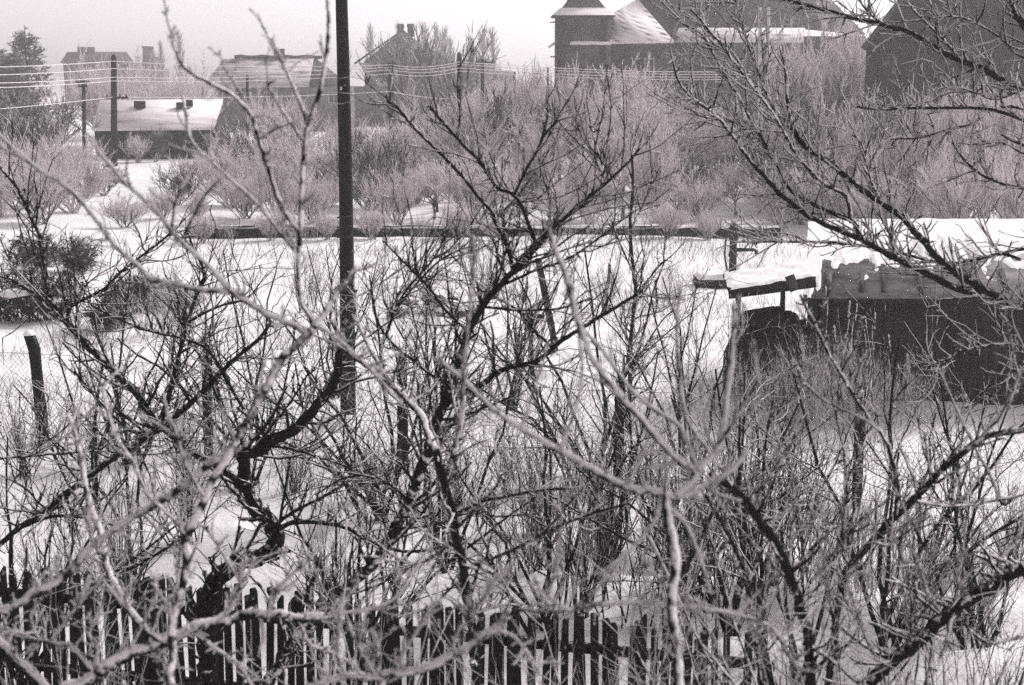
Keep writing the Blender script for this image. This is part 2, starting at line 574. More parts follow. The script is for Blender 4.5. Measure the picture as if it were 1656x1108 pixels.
# --- dark house on the right ----------------------------------------------------
YB = 58.0
t = thing('dark_gable_house', 'tall dark house with steep gable at the right edge behind frosted branches', 'house', (P(1540, 200, YB)[0], YB, 0))
def B3(x, y, dy=0.0): return P(x, y, YB + dy)
xa, xb = B3(1400, 100)[0], B3(1740, 100)[0]
SK = np.array([xa / YB + 0.04, 1.0, 0])     # the house stands turned, its left side runs away from the viewer
zg = B3(1400, 64)[2]; ap = B3(1570, -160)
mb = MB(); mb.prism([(xa, YB, -0.3), (xb, YB, -0.3), (xb, YB, zg), (ap[0], YB, ap[2] - 0.2), (xa, YB, zg)], SK * 9); mb.build('wall', M['brown_wall'], t)
o = 0.5
for s, xe in ((-1, xa), (1, xb)):
    e = np.array([xe + s * 0.35, YB - o, zg - 0.32]); a_ = np.array([ap[0], YB - o, ap[2] + 0.05])
    mb = MB(); roof_face(mb, [e, a_, a_ + SK * 10, e + SK * 10], 0.18); mb.build('roof', M['roof_dark'], t)
window(t, B3(1440, 105, -.04), 0.9, 1.3, M['brown_wall'])
window(t, B3(1570, 80, -.04), 0.9, 1.3, M['brown_wall'])
MB().box(B3(1430, 250, -0.04), (0.95, 0.06, 2.0)).build('door', M['wood_dark'], t)

# --- long low house behind (left of the near pole) --------------------------------
YL = 128.0
def L3(x, y, dy=0.0): return P(x, y, YL + dy)
t = thing('long_low_house', 'long low house with pale rimed hip roof left of the tall pole', 'house', (L3(440, 230)[0], YL, 0))
mb = MB(); wall_block(mb, [(L3(345, 100)[0], YL), (L3(556, 100)[0], YL), (L3(556, 100)[0], YL + 8), (L3(345, 100)[0], YL + 8)], -0.3, L3(400, 140)[2]); mb.build('wall', M['grey_wall'], t)
mb = MB(); roof_face(mb, [L3(326, 141, -.6), L3(500, 138, -.6), L3(508, 92, 4), L3(363, 95, 4)], 0.2); mb.build('roof', M['tile_grey'], t)
mb = MB(); roof_face(mb, [L3(500, 138, -.6), L3(566, 138, 3), L3(508, 92, 4)], 0.2); mb.build('roof', M['tile_dark'], t)
rg = MB()
xs_ = np.linspace(L3(362, 0)[0], L3(509, 0)[0], 14)
rp = np.array([[x_, YL + 4, L3(400, 93, 4)[2] + 0.05 + 0.06 * math.sin(i * 1.9)] for i, x_ in enumerate(xs_)])
rg.tubes(rp, np.full(14, 0.16), 6, True).build('ridge', M['roof_dark'], t)
MB().box(L3(452, 88, 4.2), (0.9, 0.7, 1.0)).build('chimney', M['roof_dark'], t)
for xx in (390, 440, 540):
    window(t, L3(xx, 158, -.05), 0.9, 0.9)

# --- low outbuilding, white roof, in front of it -----------------------------------
YO = 86.0
def O3(x, y, dy=0.0): return P(x, y, YO + dy)
t = thing('low_outbuilding', 'low dark outbuilding under a broad snow-white roof with two skylights', 'shed', (O3(255, 250)[0], YO, 0))
mb = MB(); wall_block(mb, [(O3(152, 200)[0], YO), (O3(345, 200)[0], YO), (O3(345, 200)[0], YO + 5), (O3(152, 200)[0], YO + 5)], -0.3, O3(250, 209)[2]); mb.build('wall', M['wall_dark'], t)
mb = MB(); roof_face(mb, [O3(148, 208, -.5), O3(346, 206, -.5), O3(360, 160, 5), O3(162, 162, 5)], 0.16); mb.build('roof', M['tile_slate'], t)
for xx, yy, w in ((226, 166, 0.6), (306, 164, 0.35), (291, 168, 0.35)):
    MB().box(O3(xx, yy + 3, 3.2), (w, 0.5, 0.42)).build('dormer', M['wall_dark'], t)
MB().box(O3(180, 235, -.04), (0.9, 0.06, 1.5)).build('door', M['wood_dark'], t)

# --- steep gabled house right of the near pole ----------------------------------------
YG = 145.0
def H3(x, y, dy=0.0): return P(x, y, YG + dy)
t = thing('steep_roof_house', 'hazy house with steep dark roof and twin chimneys right of the tall pole', 'house', (H3(640, 220)[0], YG, 0))
mb = MB(); mb.prism([H3(590, 250), H3(735, 250), H3(735, 100), H3(650, 56), H3(590, 98)], (0, 7, 0)); mb.build('wall', M['grey_wall'], t)
mb = MB(); roof_face(mb, [H3(572, 102, -.5), H3(650, 48, 2.5), H3(650, 48, 8), H3(572, 102, 8)], 0.2); mb.build('roof', M['roof_dark'], t)
mb = MB(); roof_face(mb, [H3(588, 100, -.8), H3(712, 100, -.8), H3(652, 48, 2.6)], 0.2); mb.build('roof', M['roof_dark'], t)
for xx in (648, 664):
    MB().box(H3(xx, 49, 4), (0.6, 0.6, 1.3)).box(H3(xx, 45, 4) + np.array([0, 0, 0.15]), (0.72, 0.72, 0.25)).build('chimney', M['roof_dark'], t)
mb = MB(); roof_face(mb, [H3(640, 171, -7), H3(702, 168, -7), H3(684, 108, -1), H3(580, 101, -1)], 0.15); mb.build('lower_roof', M['tile_grey'], t)
mb = MB(); wall_block(mb, [(H3(560, 100)[0], YG - 3.4), (H3(662, 100)[0], YG - 5.6), (H3(690, 100)[0], YG - 1), (H3(560, 100)[0], YG - 1)], -0.3, H3(600, 140, -4)[2]); mb.build('annexe_wall', M['grey_wall'], t)
for xx in np.linspace(646, 692, 9):
    MB().box(H3(xx, 175, -6.4), (0.16, 0.16, 0.9)).build('fence_pale', M['wood_dark'], t)

# --- faint far houses
def far_house(x0, x1, yr, ye, Y, label, chim=()):
    t = thing('far_house', label, 'house', (P((x0 + x1) / 2, 200, Y)[0], Y, 0))
    a, b = P(x0, ye, Y), P(x1, ye, Y)
    wall_block(MB(), [(a[0] + .4, Y), (b[0] - .4, Y), (b[0] - .4, Y + 7), (a[0] + .4, Y + 7)], -0.3, a[2]).build('wall', M['grey_wall'], t)
    w = (x1 - x0) * 0.09
    roof_face(MB(), [P(x0, ye, Y - .5), P(x1, ye, Y - .5), P(x1 - w, yr, Y + 3.5), P(x0 + w, yr, Y + 3.5)], 0.2).build('roof', M['roof_dark'], t)
    for c in chim:
        MB().box(P(c, yr - 1, Y + 3.5), (1.1, 0.9, 1.4)).build('chimney', M['roof_dark'], t)
    for xx in np.linspace(x0 + 12, x1 - 12, 4):
        MB().box(P(xx, ye + 10, Y - .03), (1.0, 0.06, 1.2)).build('window', M['glass'], t)
    return t
far_house(98, 216, 84, 100, 235.0, 'faint long house roof in haze behind the wires at far left', (132, 147))
far_house(766, 834, 114, 126, 240.0, 'faint pale far house between the thin poles and the turret', (786,))
far_house(228, 262, 92, 112, 260.0, 'faintest small far house beside a thin chimney stack', (239,))
t = thing('chimney_stack', 'tall faint factory chimney in the haze above the outbuilding', 'chimney', (P(239, 200, 265)[0], 265, 0))
MB().tubes(np.array([P(239, 160, 265), P(239, 78, 265)]), np.array([1.1, 0.95]), 10, True).build('shaft', M['roof_dark'], t)
MB().tubes(np.array([P(239, 79, 265), P(239, 75, 265)]), np.array([1.1, 1.1]), 10, True).build('rim', M['roof_dark'], t)

# ------------------------------------------------------------------ garden shed on the right
YS = 21.3
def S3(x, y, dy=0.0): return P(x, y, YS + dy)
t = thing('garden_shed', 'long low black garden shed with patchy snow on its tar-paper roof', 'shed', (S3(1480, 600)[0], YS, 0))
sx0, sx1 = S3(1306, 500)[0], S3(1830, 500)[0]
ze = S3(1400, 476)[2]
zr = P(1450, 356, YS + 4.2)[2]
# wall of upright boards
nb = 30
bw_ = (sx1 - sx0) / nb
for i in range(nb):
    MB().box((sx0 + (i + .5) * bw_, YS + 0.012 * random.random(), ze / 2 - 0.12), (bw_ - 0.006, 0.03, ze + 0.22)).build('board', M['shed_board'], t)
MB().prism([(sx0 + .02, YS + .05, -0.1), (sx0 + 0.98, YS + 4.15, -0.1), (sx0 + 0.98, YS + 4.15, zr - 0.08), (sx0 + .02, YS + .05, ze - 0.06)], (0.03, 0, 0)).build('side_wall', M['shed_board'], t)
MB().box(((sx0 + 1 + sx1) / 2, YS + 4.2, zr / 2 - 0.15), (sx1 - sx0 - 1, 0.04, zr + 0.05)).build('back_wall', M['shed_board'], t)
# roof plane
ra, rb = np.array([sx0 - 0.12, YS - 0.22, ze - 0.02]), np.array([sx1 + 0.1, YS - 0.22, ze - 0.02])
rc, rd = np.array([sx1 + 0.1, YS + 4.3, zr]), np.array([sx0 + 0.86, YS + 4.3, zr])
roof = roof_face(MB(), [ra, rb, rc, rd], 0.04).build('roof', M['tar'], t)
MB().beam(ra + (0, -0.012, -0.05), rb + (0, -0.012, -0.05), 0.024, 0.07).build('fascia', M['wood_dark'], t)
rn = np.cross(rb - ra, rd - ra); rn /= np.linalg.norm(rn)
def roof_snow(ra, rb, rd, nu, nv, fn, name, parent):
    V = np.zeros((nv, nu, 3))
    for j in range(nv):
        for i in range(nu):
            u, v = i / (nu - 1), j / (nv - 1)
            p = ra + (rb - ra) * u + (rd - ra) * v
            V[j, i] = p + rn * fn(u, v)
    return MB().grid(V).build(name, M['snow'], parent, smooth=True)
def shed_snow(u, v):
    n = mnoise.noise(Vector((u * 24, v * 5, 3))) + 0.5 * mnoise.noise(Vector((u * 60, v * 12, 8)))
    cover = (v - 0.42) * 3.0 + n * 1.0 + 0.1
    if u < 0.05: cover += 0.9
    edge = min(1.0, (1 - v) / 0.03)
    return max(-0.012, min(0.05, 0.07 * cover)) * (0.3 + 0.7 * edge) + 0.02 * v * mnoise.noise(Vector((u * 18, v * 3, 6))) * (cover > 0)
roof_snow(ra, rb, rd, 190, 60, shed_snow, 'snow_cover', roof)
# battens lying on the roof
for u, v0, v1, w in ((0.07, .06, .28, .10), (0.17, .05, .30, .07), (0.235, .05, .36, .06), (0.345, .02, .33, .07), (0.50, .12, .42, .09), (0.60, .05, .3, .08), (0.70, .1, .4, .07)):
    a = ra + (rb - ra) * u + (rd - ra) * v0 + rn * .03; b = ra + (rb - ra) * (u + 0.006) + (rd - ra) * v1 + rn * .03
    MB().beam(a, b, w, 0.03, up=rn).build('batten', M['stone'], roof)
# small window in the wall, a door
window(t, (S3(1560, 560)[0], YS - 0.03, 0.95), 0.5, 0.4, M['wood_dark'])

# porch roof at the left end on two props
t = thing('porch_roof', 'sagging snow-covered lean-to roof on thin props at the shed end', 'roof', (S3(1230, 640)[0], YS, 0))
pa, pb = S3(1178, 473, -0.5), S3(1312, 468, -0.5)
pa = np.array([S3(1178, 474, -.4)[0], YS - 0.4, S3(1178, 474, -.4)[2]])
pb = np.array([sx0 + 0.02, YS - 0.4, S3(1275, 452, -.4)[2]])
off = np.array([0.15, 1.6, 0.02])
pr = MB().prism([pa, pb, pb + off, pa + off], (0, 0, 0.04)).build('roof_deck', M['wood_dark'], t)
MB().beam(pa + (0, -0.02, -0.02), pb + (0, -0.02, -0.05), 0.03, 0.13).build('fascia', M['wood_dark'], t)
V = np.zeros((24, 30, 3))
for j in range(24):
    for i in range(30):
        u, v = i / 29, j / 23
        h = 0.045 * min(1, u / 0.08, (1 - u) / .05 + .4, v / 0.06 + 0.25, (1 - v) / 0.05 + .1) + 0.035 * mnoise.noise(Vector((u * 6, v * 5, 2)))
        V[j, i] = pa + (pb - pa) * u + off * v + np.array([0, 0, 0.035 + max(0.0, h)])
MB().grid(V).build('snow_cover', M['snow'], pr, smooth=True)
for xx, dy, yt in ((1194, -0.1, 476), (1266, 1.2, 470)):
    top = P(xx, yt, YS + dy)
    MB().tubes(np.array([[top[0] + 0.03, YS + dy, -0.1], [top[0], YS + dy, top[2]]]), np.array([0.045, 0.04]), 7, True).build('prop', M['wood_dark'], t)
MB().box(S3(1281, 458, -0.46), (0.14, 0.03, 0.24), ax=np.array([[.93, 0, .36], [0, 1, 0], [-.36, 0, .93]])).build('end_board', M['stone'], t)

# tarpaulin-covered heap below the porch
def mound(cx, cy, rx, ry, h, seed, nu=36, nv=20, rag=0.2, flat=0.0):
    "a closed heap surface over the ground"
    V = np.zeros((nv, nu + 1, 3))
    for j in range(nv):
        for i in range(nu + 1):
            a = 2 * math.pi * (i % nu) / nu; s = j / (nv - 1)
            w = 1 + rag * mnoise.noise(Vector((math.cos(a) * 1.5, math.sin(a) * 1.5, seed)))
            rr = s * w
            z = h * (1 - s ** (2.2 + flat)) * (1 + 0.25 * mnoise.noise(Vector((math.cos(a) * rr * 3, math.sin(a) * rr * 3, seed + 5))))
            z += 0.05 * h * mnoise.noise(Vector((math.cos(a) * rr * 9, math.sin(a) * rr * 9, seed + 9)))
            V[j, i] = (cx + rx * rr * math.cos(a), cy + ry * rr * math.sin(a), z - 0.04)
    return V
cxh = S3(1262, 600)[0]
t = thing('covered_woodpile', 'black tarpaulin-covered woodpile sloping down left under the lean-to roof', 'woodpile', (cxh, YS + .4, 0))
prof = [(S3(1190, 600)[0], 0.0), (S3(1194, 580)[0], .62), (S3(1228, 505)[0], 1.30), (S3(1276, 500)[0], 1.38), (S3(1284, 508)[0], 1.30), (S3(1305, 508)[0], 1.28), (S3(1305, 600)[0], 0.0)]
V = []
for k in range(9):
    yy = YS - 0.15 + k * 0.2
    sft = 0.04 * math.sin(k * 1.7)
    V.append([(x_ + 0.03 * mnoise.noise(Vector((k * .7, i_, 1))), yy, max(-0.05, z_ + sft * (z_ > 0) + 0.04 * mnoise.noise(Vector((i_ * .9, k * .8, 3))) - (0.12 if k in (0, 8) else 0))) for i_, (x_, z_) in enumerate(prof)])
V = np.array(V)
mb = MB(); mb.grid(V); mb.prism(V[0][:, :] + (0, .02, 0), (0, 0.01, 0)); mb.build('tarpaulin', M['wall_dark'], t)
for i in range(26):      # log ends showing at the front
    r_ = 0.05 + 0.025 * random.random()
    xx = S3(1205 + random.random() * 95, 600)[0]; zz = 0.08 + random.random() * (0.45 if xx < S3(1220, 600)[0] else 0.95)
    MB().tubes(np.array([[xx, YS - 0.24 + .04 * random.random(), zz], [xx, YS - 0.05, zz]]), np.array([r_, r_]), 8, True).build('log', M['wood_dark'], t)

# ------------------------------------------------------------------ hand pump
gp = G(1184, 462)
YPp = gp[1]
t = thing('hand_pump', 'black cast-iron hand pump with pointed cap and long handle on the snow', 'pump', (gp[0], YPp, 0))
def Q(x, y, dy=0.0): return P(x, y, YPp + dy)
def lathe(mb, base, prof, sides=14):
    vv = []
    for r_, z_ in prof:
        for i in range(sides):
            a = 2 * math.pi * i / sides
            vv.append((base[0] + r_ * math.cos(a), base[1] + r_ * math.sin(a), base[2] + z_))
    q = [(s * sides + i, s * sides + (i + 1) % sides, (s + 1) * sides + (i + 1) % sides, (s + 1) * sides + i) for s in range(len(prof) - 1) for i in range(sides)]
    return mb.add(vv, q)
H = Q(1184, 359)[2]
lathe(MB(), (gp[0], YPp, 0), [(0.0, 0.0), (0.17, 0.0), (0.17, 0.04), (0.11, 0.06), (0.10, 0.12), (0.09, H * .45), (0.115, H * .46), (0.115, H * .5), (0.09, H * .51), (0.09, H * .70), (0.115, H * .72), (0.115, H * .86), (0.135, H * .87), (0.135, H * .90), (0.09, H * .94), (0.04, H * .975), (0.0, H)]).build('body', M['iron'], t, smooth=False)
MB().tubes(np.array([Q(1186, 404), Q(1204, 404), Q(1219, 404), Q(1223, 406), Q(1223, 411)]), np.array([.055, .045, .042, .045, .05]), 8, True).build('spout', M['iron'], t)
MB().tubes(np.array([Q(1184, 372), Q(1176, 376), Q(1173, 392), Q(1172, 415), Q(1176, 438)]), np.array([.028, .028, .022, .022, .03]), 7, True).build('handle', M['iron'], t)
t = thing('pump_slab', 'dark raised well slab with snow on top beneath the hand pump', 'well cover', (G(1165, 468)[0], YPp, 0))
sxa, sxb = Q(1126, 460)[0], Q(1205, 460)[0]
MB().box(((sxa + sxb) / 2, YPp + 0.15, 0.02), (sxb - sxa, 1.0, 0.32)).build('slab', M['wall_dark'], t)
V = np.zeros((10, 20, 3))
for j in range(10):
    for i in range(20):
        u, v = i / 19, j / 9
        e = min(1, u / .08, (1 - u) / .3, v / .12, (1 - v) / .12)
        V[j, i] = (sxa + (sxb - sxa) * u, YPp - .34 + .98 * v, 0.16 + 0.13 * math.sqrt(max(e, 0)) + .02 * mnoise.noise(Vector((u * 4, v * 4, 0))))
MB().grid(V).build('snow_cover', M['snow'], t, smooth=True)
MB().box(Q(1200, 458, -.42) , (0.22, 0.1, 0.14)).build('drip_stone', M['wall_dark'], t)

# ------------------------------------------------------------------ utility poles and wires
def pole(label, x_top, y_top, x_base, Y, wpx, arms=(), name='utility_pole', cap=True, group=None):
    top = P(x_top, y_top, Y); bx_ = P(x_base, 300, Y)[0]
    t = thing(name, label, 'pole', (bx_, Y, 0), group)
    r_ = wpx * px(Y) * 0.62
    n = 9
    pts = np.array([[bx_ + (top[0] - bx_) * s, Y, -0.2 + (top[2] + 0.2) * s] for s in np.linspace(0, 1, n)])
    MB().tubes(pts, np.linspace(r_ * 1.12, r_ * 0.9, n), 10, True).build('shaft', M['wood_pole'], t, smooth=True)
    if cap:
        MB().tubes(np.array([top, top + (0, 0, r_ * 0.9)]), np.array([r_ * 0.95, r_ * 0.4]), 10, True).build('cap', M['wood_pole'], t)
    for (yy, w, side) in arms:
        c = P(x_top, yy, Y)
        a = c + np.array([-w * (1 - side) / 2 - r_, -r_ - 0.05, 0]); b = c + np.array([w * (1 + side) / 2 + r_, -r_ - 0.05, 0])
        arm = MB().beam(a, b, 0.09, 0.10).build('crossarm', M['wood_pole'], t)
        for f in (0.08, 0.36, 0.64, 0.92):
            p = a + (b - a) * f
            MB().tubes(np.array([p + (0, 0, 0.05), p + (0, 0, 0.2)]), np.array([0.045, 0.035]), 6, True).build('insulator', M['stone'], arm)
    return t

base = G(563, 682)
YN = base[1]
t = thing('tall_utility_pole', 'tall black wooden pole crossing the whole upper picture left of centre', 'pole', (base[0], YN, 0))
top = P(547, -160, YN)
n = 24
pts = np.array([base + (top - base) * s + np.array([0.03 * math.sin(s * 3), 0, -0.15 * (s == 0)]) for s in np.linspace(0, 1, n)])
MB().tubes(pts, np.linspace(0.115, 0.076, n), 14, True).build('shaft', M['wood_pole'], t, smooth=True)
V = mound(base[0], base[1], 0.62, 0.5, 0.16, 3.3, 24, 10, 0.4)
MB().grid(V).build('snow_mound', M['snow'], t, smooth=True)
pc = P(551.5, 143, YN - 0.1)
MB().box(pc, (0.03, 0.012, 0.05)).build('number_tag', M['trim'], t)
for yy in (352, 368, 384):
    c = P(556, yy, YN - .1); MB().tubes(np.array([c + (-.1, 0, 0), c + (.12, 0, .02)]), np.array([0.012, 0.012]), 5, True).build('band', M['iron'], t)
MB().beam(P(566, 640, YN - .03), P(556, 470, YN - .03), 0.1, 0.1).build('stay_post', M['post'], t)

pole('dark pole with one short side arm in front of the low outbuilding', 184, 93, 186, 79.0, 8.0, ((158, 0.9, .5),))
pole('slim pole with small crossarm and insulators left of the outbuilding', 135, 133, 139, 88.0, 5.0, ((133, 0.55, 0), (140, 0.3, 0)))
pole('stout pole with boxed top in front of the steep roof house', 631, 106, 636, 84.0, 8.5, ((108, 0.42, 0),))
pole('taller of two thin poles right of the steep roof house', 742, 88, 745, 80.0, 6.0, ((140, 0.15, -1),))
pole('thin pole with wide faint crossarm left of the turret', 780, 98, 781, 92.0, 5.0, ((101, 1.3, 0),))
pole('short faint pole nearest the turret wall', 886, 110, 886, 120.0, 3.4)
pole('faint pole with small crossarm left of the turret pair', 868, 118, 868, 125.0, 3.2, ((119, .5, 0),))
pole('faintest slim pole between two others by the turret', 874, 112, 874, 128.0, 2.4)
pole('short pole rising against the long low roof', 400, 124, 401, 86.0, 4.0)
pole('thin leaning far pole behind the frosted bushes', 832, 118, 834, 118.0, 3.4)

def wire(label, pts, sag=0.25, r_=0.019):
    p3 = [P(x, y, Y) for x, y, Y in pts]
    out = []
    for a, b in zip(p3[:-1], p3[1:]):
        for s in np.linspace(0, 1, 14)[:-1]:
            q = a + (b - a) * s
            q = q - np.array([0, 0, 1]) * sag * 4 * s * (1 - s)
            out.append(q)
    out.append(p3[-1])
    o = MB().tubes(np.array(out), np.full(len(out), r_), 4, True).build('overhead_wire', M['wire'])
    tag(o, label, 'wire', 'overhead wires')
YY = (66.0, 79.0, 84.0, 80.0, 92.0)
for i, (label, a, b, c, d, e) in enumerate((
        ('topmost white wire running left to right across the sky line', 101, 98, 104, 96, 124),
        ('second white wire from the top on the dark side-arm pole', 115, 110, 108, 100, 128),
        ('third white wire from the top on the dark side-arm pole', 127, 124, 112, 106, 132),
        ('fourth white wire from the top, close beneath the third', 137, 130, 118, 111, 136))):
    wire(label, ((-320, a + 5, YY[0] - 10), (184, b + 1, YY[1] - .2), (632, c + 1, YY[2] - .3), (743, d + 4, YY[3] - .2), (1215, e - 8, YY[4] - 1)), 0.2)
wire('lowest white wire slanting down left to the pole side arm', ((-320, 196, 58), (184, 157, 78.8), (632, 148, 83.6), (760, 160, 88), (900, 175, 99)), 0.15)

# ------------------------------------------------------------------ chain-link fence with timber posts
t = thing('chain_link_fence', 'sagging frosted chain-link fence on dark timber posts across the garden', 'fence', (-1.3, 17.7, 0))
A, B = np.array([-7.6, 19.35, 0]), np.array([8.0, 15.1, 0])
fd = (B - A) / np.linalg.norm(B - A); FL = np.linalg.norm(B - A)
for xpx, w, dz, lean in ((66, 0.16, 1.52, -0.06), (334, 0.13, 1.36, 0.02), (651, 0.14, 1.50, 0.0), (1001, 0.13, 1.35, 0.01), (1389, 0.12, 1.32, 0.0)):
    dX = (xpx - CX) / F
    s = (dX * A[1] / math.cos(TH) * 1.0 - A[0])  # first guess, then refine along the fence
    lo, hi = 0.0, FL
    for _ in range(40):
        m_ = (lo + hi) / 2; p = A + fd * m_
        xx = CX + F * p[0] / (p[1] * math.cos(TH) + (CAMH - 0.7) * math.sin(TH))
        if xx < xpx: lo = m_
        else: hi = m_
    p = A + fd * lo
    pts = np.array([p + np.array([lean * s_, 0, dz * s_ - 0.1 * (s_ == 0)]) for s_ in np.linspace(0, 1, 8)])
    pts[-1] += (lean * 0.8, 0, 0)
    po = MB().tubes(pts, np.full(8, w / 2) * (1 + 0.06 * rng.standard_normal(8)), 9, True).build('post', M['post'], t)
    V = mound(pts[-1][0], pts[-1][1], w * .55, w * .55, 0.07, xpx, 12, 6); V[:, :, 2] += pts[-1][2] + 0.035
    MB().grid(V).build('snow_cap', M['snow'], po, smooth=True)
cell = 0.075
hgt = 1.15
n = int((FL + hgt) / cell)
seg = []
for i in range(n):
    for sgn in (1, -1):
        s0 = i * cell if sgn < 0 else i * cell - hgt
        s1 = s0 + sgn * hgt
        pa_, pb_ = A + fd * s0 + (0, 0, 0.06), A + fd * s1 + (0, 0, 0.06 + hgt)
        seg.append([pa_, (pa_ + pb_) / 2 + np.array([0, 0.02 * math.sin(s0 * 3), 0]), pb_])
seg = np.array(seg)
MB().tubes(seg, np.full(seg.shape[:2], 0.0022), 3).build('wire_mesh', M['net'], t, kind='stuff')
for z_ in (0.08, 0.65, 1.22):
    pts = np.array([A + fd * s + np.array([0, 0, z_ + 0.03 * math.sin(s * 1.3 + z_ * 5)]) for s in np.linspace(0, FL, 60)])
    MB().tubes(pts, np.full(60, 0.005), 4).build('line_wire', M['net'], t)

# ------------------------------------------------------------------ picket fence in front
t = thing('picket_fence', 'old black picket fence of uneven palings along the bottom of the picture', 'fence', (-1.3, 10.4, 0))
FA, FB = np.array([-4.9, 11.0, 0]), np.array([1.85, 9.42, 0])
pd = (FB - FA) / np.linalg.norm(FB - FA); PL = np.linalg.norm(FB - FA)
pn = np.array([-pd[1], pd[0], 0])
meshes = []
for k in range(5):
    w = 0.052 + 0.006 * k / 2; h = 1.12 + 0.03 * random.random()
    cut = 0.02 * (k - 2)
    mb = MB()
    mb.prism([(-w / 2, 0, -0.1), (w / 2, 0, -0.1), (w / 2 * 0.96, 0, h - max(0, cut)), (w / 2 * 0.4, 0, h + 0.012), (-w / 2 * 0.9, 0, h - max(0, -cut))], (0, 0.022, 0))
    meshes.append(mb.mesh('picket', M['picket']))
s = 0.0; k = 0
yaw = math.atan2(pd[1], pd[0])
while s < PL:
    p = FA + pd * s
    f = s / PL
    o = bpy.data.objects.new('picket', meshes[random.randrange(5)])
    COL.objects.link(o); o.parent = t; o.matrix_parent_inverse = t.matrix_basis.inverted()
    o.location = tuple(p + pn * (-0.03) + np.array([0, 0, random.gauss(0, 0.025) - (0.05 if 0.08 < f < .16 else 0)]))
    o.rotation_euler = (random.gauss(0, 0.012), random.gauss(0, 0.022), yaw + random.gauss(0, 0.03))
    o.scale = (1, 1, 1.0 + random.gauss(0, 0.018))
    s += 0.080 + random.gauss(0, 0.006) + (0.06 if random.random() < 0.05 else 0)
for z_ in (0.32, 0.92):
    MB().beam(FA + pn * 0.03 + (0, 0, z_), FB + pn * 0.03 + (0, 0, z_ - 0.03), 0.045, 0.07).build('rail', M['picket'], t)
for f in (0.02, 0.3, 0.585, 0.86):
    p = FA + pd * PL * f + pn * 0.1
    MB().box((p[0], p[1], 0.50), (0.08, 0.08, 1.2), yaw).build('post', M['picket'], t)

# ------------------------------------------------------------------ growing twigs
def grow(start, d, length, r0, k=5, jit=0.18, up=0.0, taper=0.35, lump=0.0):
    "N twigs at once: start (N,3), d (N,3), length (N), r0 (N)"
    N = len(start)
    pts = np.zeros((N, k, 3)); rad = np.zeros((N, k))
    d = nrm(np.array(d, float)); pts[:, 0] = start
    step = np.asarray(length)[:, None] / (k - 1)
    for i in range(1, k):
        d = nrm(d + jit * rng.standard_normal((N, 3)) + np.array([0, 0, up]))
        pts[:, i] = pts[:, i - 1] + d * step
    s = np.linspace(0, 1, k)
    rad[:] = np.asarray(r0)[:, None] * (1 - (1 - taper) * s)[None]
    if lump: rad *= np.clip(1 + lump * rng.standard_normal((N, k)), 0.55, 1.8)
    return pts, rad


def spawn(pts, rad, n, lo=0.1, hi=1.0, ang=(0.6, 1.1), up=0.2, lf=(0.3, 0.6), rf=0.6, k=5, jit=0.18, rise=0.0, ln=None, lump=0.0, rmin=0.0015, side=None):
    "n children spread over N parent polylines (N,k,3)"
    N, K, _ = pts.shape
    if N == 0 or n == 0: return np.zeros((0, k, 3)), np.zeros((0, k))
    L = np.linalg.norm(np.diff(pts, axis=1), axis=2).sum(1)
    w = L / L.sum()
    pi = rng.choice(N, n, p=w)
    s = lo + (hi - lo) * rng.random(n)
    x = s * (K - 1); i = np.minimum(x.astype(int), K - 2); f = (x - i)[:, None]
    st = pts[pi, i] * (1 - f) + pts[pi, i + 1] * f
    tan = nrm(pts[pi, i + 1] - pts[pi, i])
    rr = rad[pi, i] * (1 - f[:, 0]) + rad[pi, i + 1] * f[:, 0]
    perp = rng.standard_normal((n, 3))
    if side is not None: perp = perp * np.asarray(side)
    perp = nrm(perp - tan * (perp * tan).sum(1, keepdims=True))
    a = ang[0] + (ang[1] - ang[0]) * rng.random(n)
    d = tan * np.cos(a)[:, None] + perp * np.sin(a)[:, None] + np.array([0, 0, up])
    if ln is None: length = L[pi] * (lf[0] + (lf[1] - lf[0]) * rng.random(n)) * (1.15 - 0.6 * s)
    else: length = ln[0] + (ln[1] - ln[0]) * rng.random(n) ** 1.6
    r0 = np.maximum(rmin, rr * rf)
    return grow(st, d, length, r0, k, jit, rise, 0.45, lump)


def smooth_path(p, n):
    "Catmull-Rom through the points, n samples"
    p = np.asarray(p, float)
    q = np.vstack([2 * p[0] - p[1], p, 2 * p[-1] - p[-2]])
    m = len(p) - 1
    cum = np.concatenate([[0], np.cumsum(np.linalg.norm(np.diff(p, axis=0), axis=1))])
    out = []
    for s in np.linspace(0, cum[-1], n):
        i = min(np.searchsorted(cum, s, side='right') - 1, m - 1)
        f = (s - cum[i]) / (cum[i + 1] - cum[i] + 1e-9)
        a, b, c, d = q[i], q[i + 1], q[i + 2], q[i + 3]
        out.append(0.5 * ((2 * b) + (-a + c) * f + (2 * a - 5 * b + 4 * c - d) * f * f + (-a + 3 * b - 3 * c + d) * f ** 3))
    return np.array(out)


